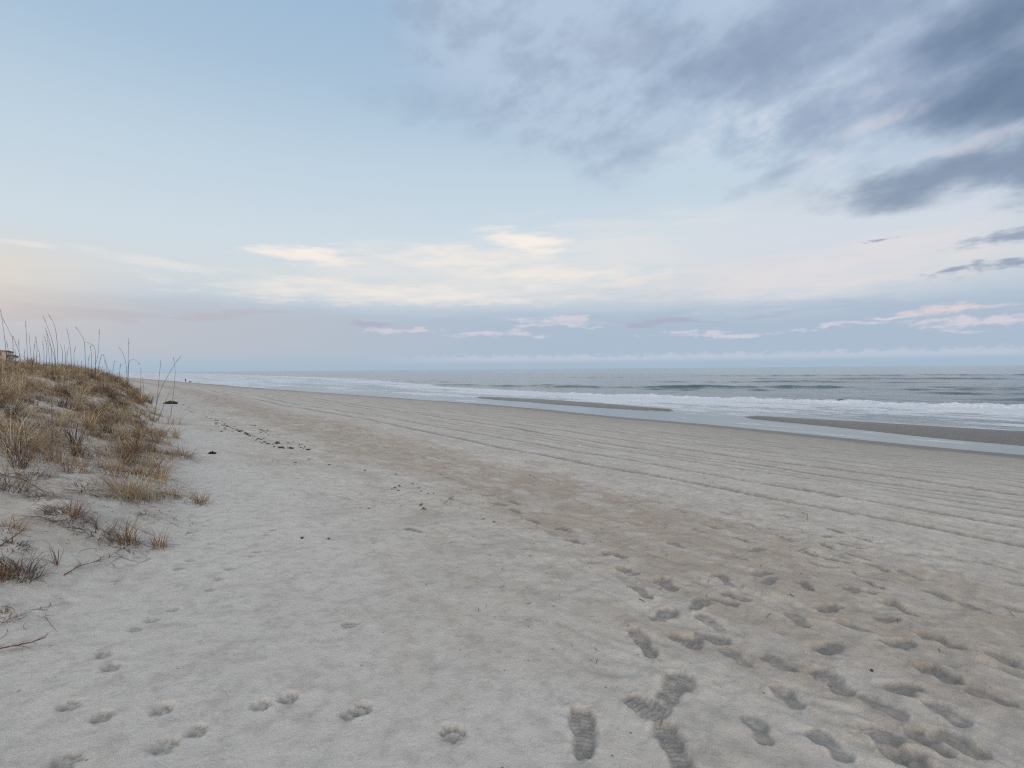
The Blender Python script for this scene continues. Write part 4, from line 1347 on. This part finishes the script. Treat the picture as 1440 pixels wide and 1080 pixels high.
SHELL = plain_material("shell_white", (0.7, 0.68, 0.64), 0.5, 0.1, 40)
build_wrack()


# two fallen dry stalks at the lower left
def build_fallen():
    rng = np.random.default_rng(61)
    for (path, lab) in [([(90, 811), (112, 800), (135, 796), (153, 793)], "dry leafy stalk fallen flat right of the dark spiky tuft"),
                        ([(-12, 917), (20, 914), (45, 912), (64, 908)], "fallen reddish stalk with ragged leaves at the lower left edge"),
                        ([(0, 668), (30, 676), (62, 696)], "long bare stem lying down the slope at the left edge"),
                        ([(0, 770), (18, 760), (36, 750)], "straight dead stem resting on sand above the dark spiky tuft")]:
        P = [at(u, v) for u, v in path]
        c = P[0].copy()
        L = [p - c + Vector((0, 0, 0.012 + 0.012 * i)) for i, p in enumerate(P)]
        root = empty("fallen_stalk", c)
        link("stem", tube_mesh("stem", L, [0.004, 0.0035, 0.003, 0.002][:len(L)], WEEDB, 5), root)
        n = 16
        t = rng.random(n)
        i = np.minimum((t * (len(L) - 1)).astype(int), len(L) - 2)
        base = np.array([list(L[k].lerp(L[k + 1], float(f))) for k, f in zip(i, t * (len(L) - 1) - i)])
        ang = math.atan2(L[-1].y, L[-1].x)
        V = blades(base, ang + rng.normal(0, 0.6, n), rng.uniform(1.2, 1.6, n), rng.uniform(0.05, 0.16, n), rng.normal(0, 0.5, n), np.full(n, 0.006), 5,
                   rng.normal(0, 1.5, n), clamp=False)
        ribbon_object("leaf", [(V, rng.random(n))], RUST, parent=root)
        tag(root, lab, "fallen stalk")


build_fallen()


# ------------------------------------------------------------------ walker and dog, far along the wet sand
def skin_body(name, verts, edges, radii, mat, parent=None, sub=1):
    me = bpy.data.meshes.new(name)
    me.from_pydata(verts, edges, [])
    me.materials.append(mat)
    o = bpy.data.objects.new(name, me)
    COL.objects.link(o)
    if parent is not None:
        o.parent = parent
    s = o.modifiers.new("skin", 'SKIN')
    if not me.skin_vertices:
        me.attributes.new("skin_dummy", 'FLOAT', 'POINT')
    lay = me.skin_vertices[0].data if len(me.skin_vertices) else None
    if lay is not None:
        for i, r in enumerate(radii):
            lay[i].radius = (r, r) if not isinstance(r, tuple) else r
        lay[0].use_root = True
    s.use_smooth_shade = True
    m = o.modifiers.new("sub", 'SUBSURF')
    m.levels = sub
    m.render_levels = sub
    return o


def build_person():
    p = at(261, 537.6)
    p.z = ground(p.x, p.y)
    SKIN_ = plain_material("skin", (0.42, 0.27, 0.20), 0.6, 0.1)
    JACKET = plain_material("dark_jacket", (0.018, 0.028, 0.035), 0.8, 0.2)
    TROUS = plain_material("grey_trousers", (0.13, 0.13, 0.135), 0.85, 0.15)
    HAIR = plain_material("dark_hair", (0.03, 0.02, 0.015), 0.7, 0.2)
    root = empty("person", p, R(70))
    V = [(0, 0, 0.93), (0, 0, 1.15), (0, 0, 1.38), (0, 0, 1.50), (0.01, 0, 1.60), (0.01, 0, 1.70),
         (0, 0.17, 1.41), (0.03, 0.21, 1.15), (0.12, 0.20, 0.93), (0.16, 0.19, 0.85), (0, -0.17, 1.41), (-0.04, -0.21, 1.15), (0.0, -0.21, 0.90), (0.03, -0.20, 0.82),
         (0.02, 0.09, 0.88), (0.08, 0.09, 0.50), (0.02, 0.09, 0.08), (0.15, 0.10, 0.03), (-0.02, -0.09, 0.88), (-0.02, -0.09, 0.49), (-0.16, -0.09, 0.10), (-0.04, -0.10, 0.03)]
    E = [(0, 1), (1, 2), (2, 3), (3, 4), (4, 5), (2, 6), (6, 7), (7, 8), (8, 9), (2, 10), (10, 11), (11, 12), (12, 13), (0, 14), (14, 15), (15, 16), (16, 17), (0, 18), (18, 19), (19, 20), (20, 21)]
    Rr = [0.13, 0.12, 0.13, 0.05, 0.095, 0.085, 0.06, 0.042, 0.032, 0.035, 0.06, 0.042, 0.032, 0.035, 0.085, 0.06, 0.04, 0.04, 0.085, 0.06, 0.04, 0.04]
    skin_body("body", V, E, Rr, SKIN_, root)
    JV = [V[i] for i in (0, 1, 2, 6, 7, 8, 10, 11, 12)]
    skin_body("jacket", [(0, 0, 0.86)] + JV[1:], [(0, 1), (1, 2), (2, 3), (3, 4), (4, 5), (2, 6), (6, 7), (7, 8)], [0.17, 0.16, 0.16, 0.08, 0.06, 0.05, 0.08, 0.06, 0.05], JACKET, root)
    skin_body("trousers", [(0, 0, 0.95), V[14], V[15], V[16], V[18], V[19], V[20]], [(0, 1), (1, 2), (2, 3), (0, 4), (4, 5), (5, 6)], [0.14, 0.105, 0.08, 0.06, 0.105, 0.08, 0.06], TROUS, root)
    skin_body("hair", [(-0.02, 0, 1.69), (-0.035, 0, 1.62)], [(0, 1)], [0.105, 0.10], HAIR, root)
    tag(root, "distant walker in dark jacket standing on the wet sand by the surf", "person")
    q = at(267.5, 538.0)
    q.z = ground(q.x, q.y)
    FUR = plain_material("black_fur", (0.012, 0.011, 0.010), 0.8, 0.3)
    d = empty("dog", q, R(-35))
    V = [(-0.30, 0, 0.50), (0.0, 0, 0.50), (0.30, 0, 0.50), (0.45, 0, 0.62), (0.56, 0, 0.68), (0.72, 0, 0.63),
         (-0.48, 0, 0.58), (-0.62, 0, 0.50),
         (0.32, 0.10, 0.34), (0.31, 0.10, 0.18), (0.34, 0.10, 0.03), (0.32, -0.10, 0.34), (0.40, -0.10, 0.18), (0.42, -0.10, 0.03),
         (-0.30, 0.10, 0.36), (-0.38, 0.10, 0.20), (-0.34, 0.10, 0.03), (-0.30, -0.10, 0.36), (-0.46, -0.10, 0.22), (-0.44, -0.10, 0.03),
         (0.53, 0.07, 0.72), (0.53, -0.07, 0.72)]
    E = [(0, 1), (1, 2), (2, 3), (3, 4), (4, 5), (0, 6), (6, 7), (2, 8), (8, 9), (9, 10), (2, 11), (11, 12), (12, 13), (0, 14), (14, 15), (15, 16), (0, 17), (17, 18), (18, 19), (4, 20), (4, 21)]
    Rr = [0.12, 0.13, 0.15, 0.09, 0.095, 0.045, 0.04, 0.02, 0.06, 0.04, 0.035, 0.06, 0.04, 0.035, 0.075, 0.045, 0.035, 0.075, 0.045, 0.035, 0.03, 0.03]
    skin_body("body", V, E, Rr, FUR, d)
    tag(d, "black dog walking beside the distant person", "dog")


build_person()


# ------------------------------------------------------------------ apartment block beyond the dune, and the woods down the coast
def box(vs, fs, x0, x1, y0, y1, z0, z1):
    b = len(vs)
    vs += [(x0, y0, z0), (x1, y0, z0), (x1, y1, z0), (x0, y1, z0), (x0, y0, z1), (x1, y0, z1), (x1, y1, z1), (x0, y1, z1)]
    fs += [(b, b + 3, b + 2, b + 1), (b + 4, b + 5, b + 6, b + 7), (b, b + 1, b + 5, b + 4), (b + 1, b + 2, b + 6, b + 5), (b + 2, b + 3, b + 7, b + 6), (b + 3, b, b + 4, b + 7)]


def boxes(name, lst, mat, parent):
    vs, fs = [], []
    for q in lst:
        box(vs, fs, *q)
    me = bpy.data.meshes.new(name)
    me.from_pydata(vs, [], fs)
    me.update()
    me.materials.append(mat)
    return link(name, me, parent)


def build_block():
    STUC = plain_material("stucco", (0.36, 0.27, 0.21), 0.85, 0.10, 3)
    PALE = plain_material("pale_trim", (0.45, 0.38, 0.33), 0.8, 0.08, 3)
    GLASS = plain_material("dark_glass", (0.035, 0.04, 0.045), 0.15, 0.2, 1, 0.6)
    ROOF = plain_material("roof_brown", (0.20, 0.13, 0.11), 0.8, 0.15, 3)
    RAIL = plain_material("railing", (0.10, 0.08, 0.075), 0.6, 0.1, 3)
    b = empty("apartment_building", (-37.6, 347.0, 3.0))
    tag(b, "tan apartment block with dark balconies beyond the dune at left edge", "building")
    W_, D_, H = 34.0, 22.0, 12.6
    boxes("wall", [(-W_, 0, 0, D_, 0, H)], STUC, b)
    boxes("roof", [(-W_ - 0.4, 0.5, -0.5, D_ + 0.4, H + 0.002, H + 0.45), (-W_ + 3, -3, 3, D_ - 3, H + 0.45, H + 0.9)], ROOF, b)
    for f in range(4):
        z = 0.6 + f * 3.05
        for k in range(8):
            x = -2.6 - k * 4.0
            w = boxes("window", [(x - 1.1, x + 0.9, -0.06, 0.02, z + 0.6, z + 2.3)], GLASS, b)
            boxes("sill", [(x - 1.25, x + 1.05, -0.22, -0.061, z + 0.42, z + 0.58)], PALE, w)
        for k in range(3):
            y = 1.2 + k * 7.0
            bl = boxes("balcony", [(0.0, 2.3, y, y + 5.0, z - 0.1, z + 0.15)], PALE, b)
            boxes("railing", [(2.2, 2.3, y, y + 5.0, z + 0.151, z + 1.15), (0.03, 2.19, y, y + 0.1, z + 0.151, z + 1.15), (0.03, 2.19, y + 4.9, y + 5.0, z + 0.151, z + 1.15)], RAIL, bl)
            boxes("pane", [(-0.02, 0.05, y + 0.6, y + 4.4, z + 0.3, z + 2.5)], GLASS, bl)


build_block()


def build_woods():
    """the low far-off belt of trees and dune scrub where the coast runs out"""
    rng = np.random.default_rng(71)
    vs, fs = [], []
    DARKW = plain_material("far_foliage", (0.040, 0.048, 0.038), 0.9, 0.35, 0.15)
    for i in range(1500):
        y = 700 * (6.0 ** rng.random())
        x = float(shore_x(y)) - rng.uniform(52, 52 + 0.10 * y) - 10
        s = rng.uniform(2.0, 4.2) * (1 + y / 4000)
        z0 = float(height0(x, y))
        c = Vector((x, y, z0 + s * rng.uniform(0.3, 1.0)))
        b = len(vs)
        n1, n2 = 5, 7
        for a in range(n1):
            th = math.pi * (a + 0.4) / n1
            for k in range(n2):
                ph = 2 * math.pi * k / n2
                q = s * rng.uniform(0.65, 1.2)
                vs.append((c.x + q * math.sin(th) * math.cos(ph), c.y + q * math.sin(th) * math.sin(ph), c.z + q * 0.8 * math.cos(th)))
        for a in range(n1 - 1):
            for k in range(n2):
                fs.append((b + a * n2 + k, b + a * n2 + (k + 1) % n2, b + (a + 1) * n2 + (k + 1) % n2, b + (a + 1) * n2 + k))
        fs.append(tuple(b + k for k in range(n2)))
    me = bpy.data.meshes.new("distant_woods")
    me.from_pydata(vs, [], fs)
    me.update()
    me.materials.append(DARKW)
    o = link("distant_woods", me)
    tag(o, "low dark belt of far trees where the coast runs out", "woods", kind='stuff')


build_woods()
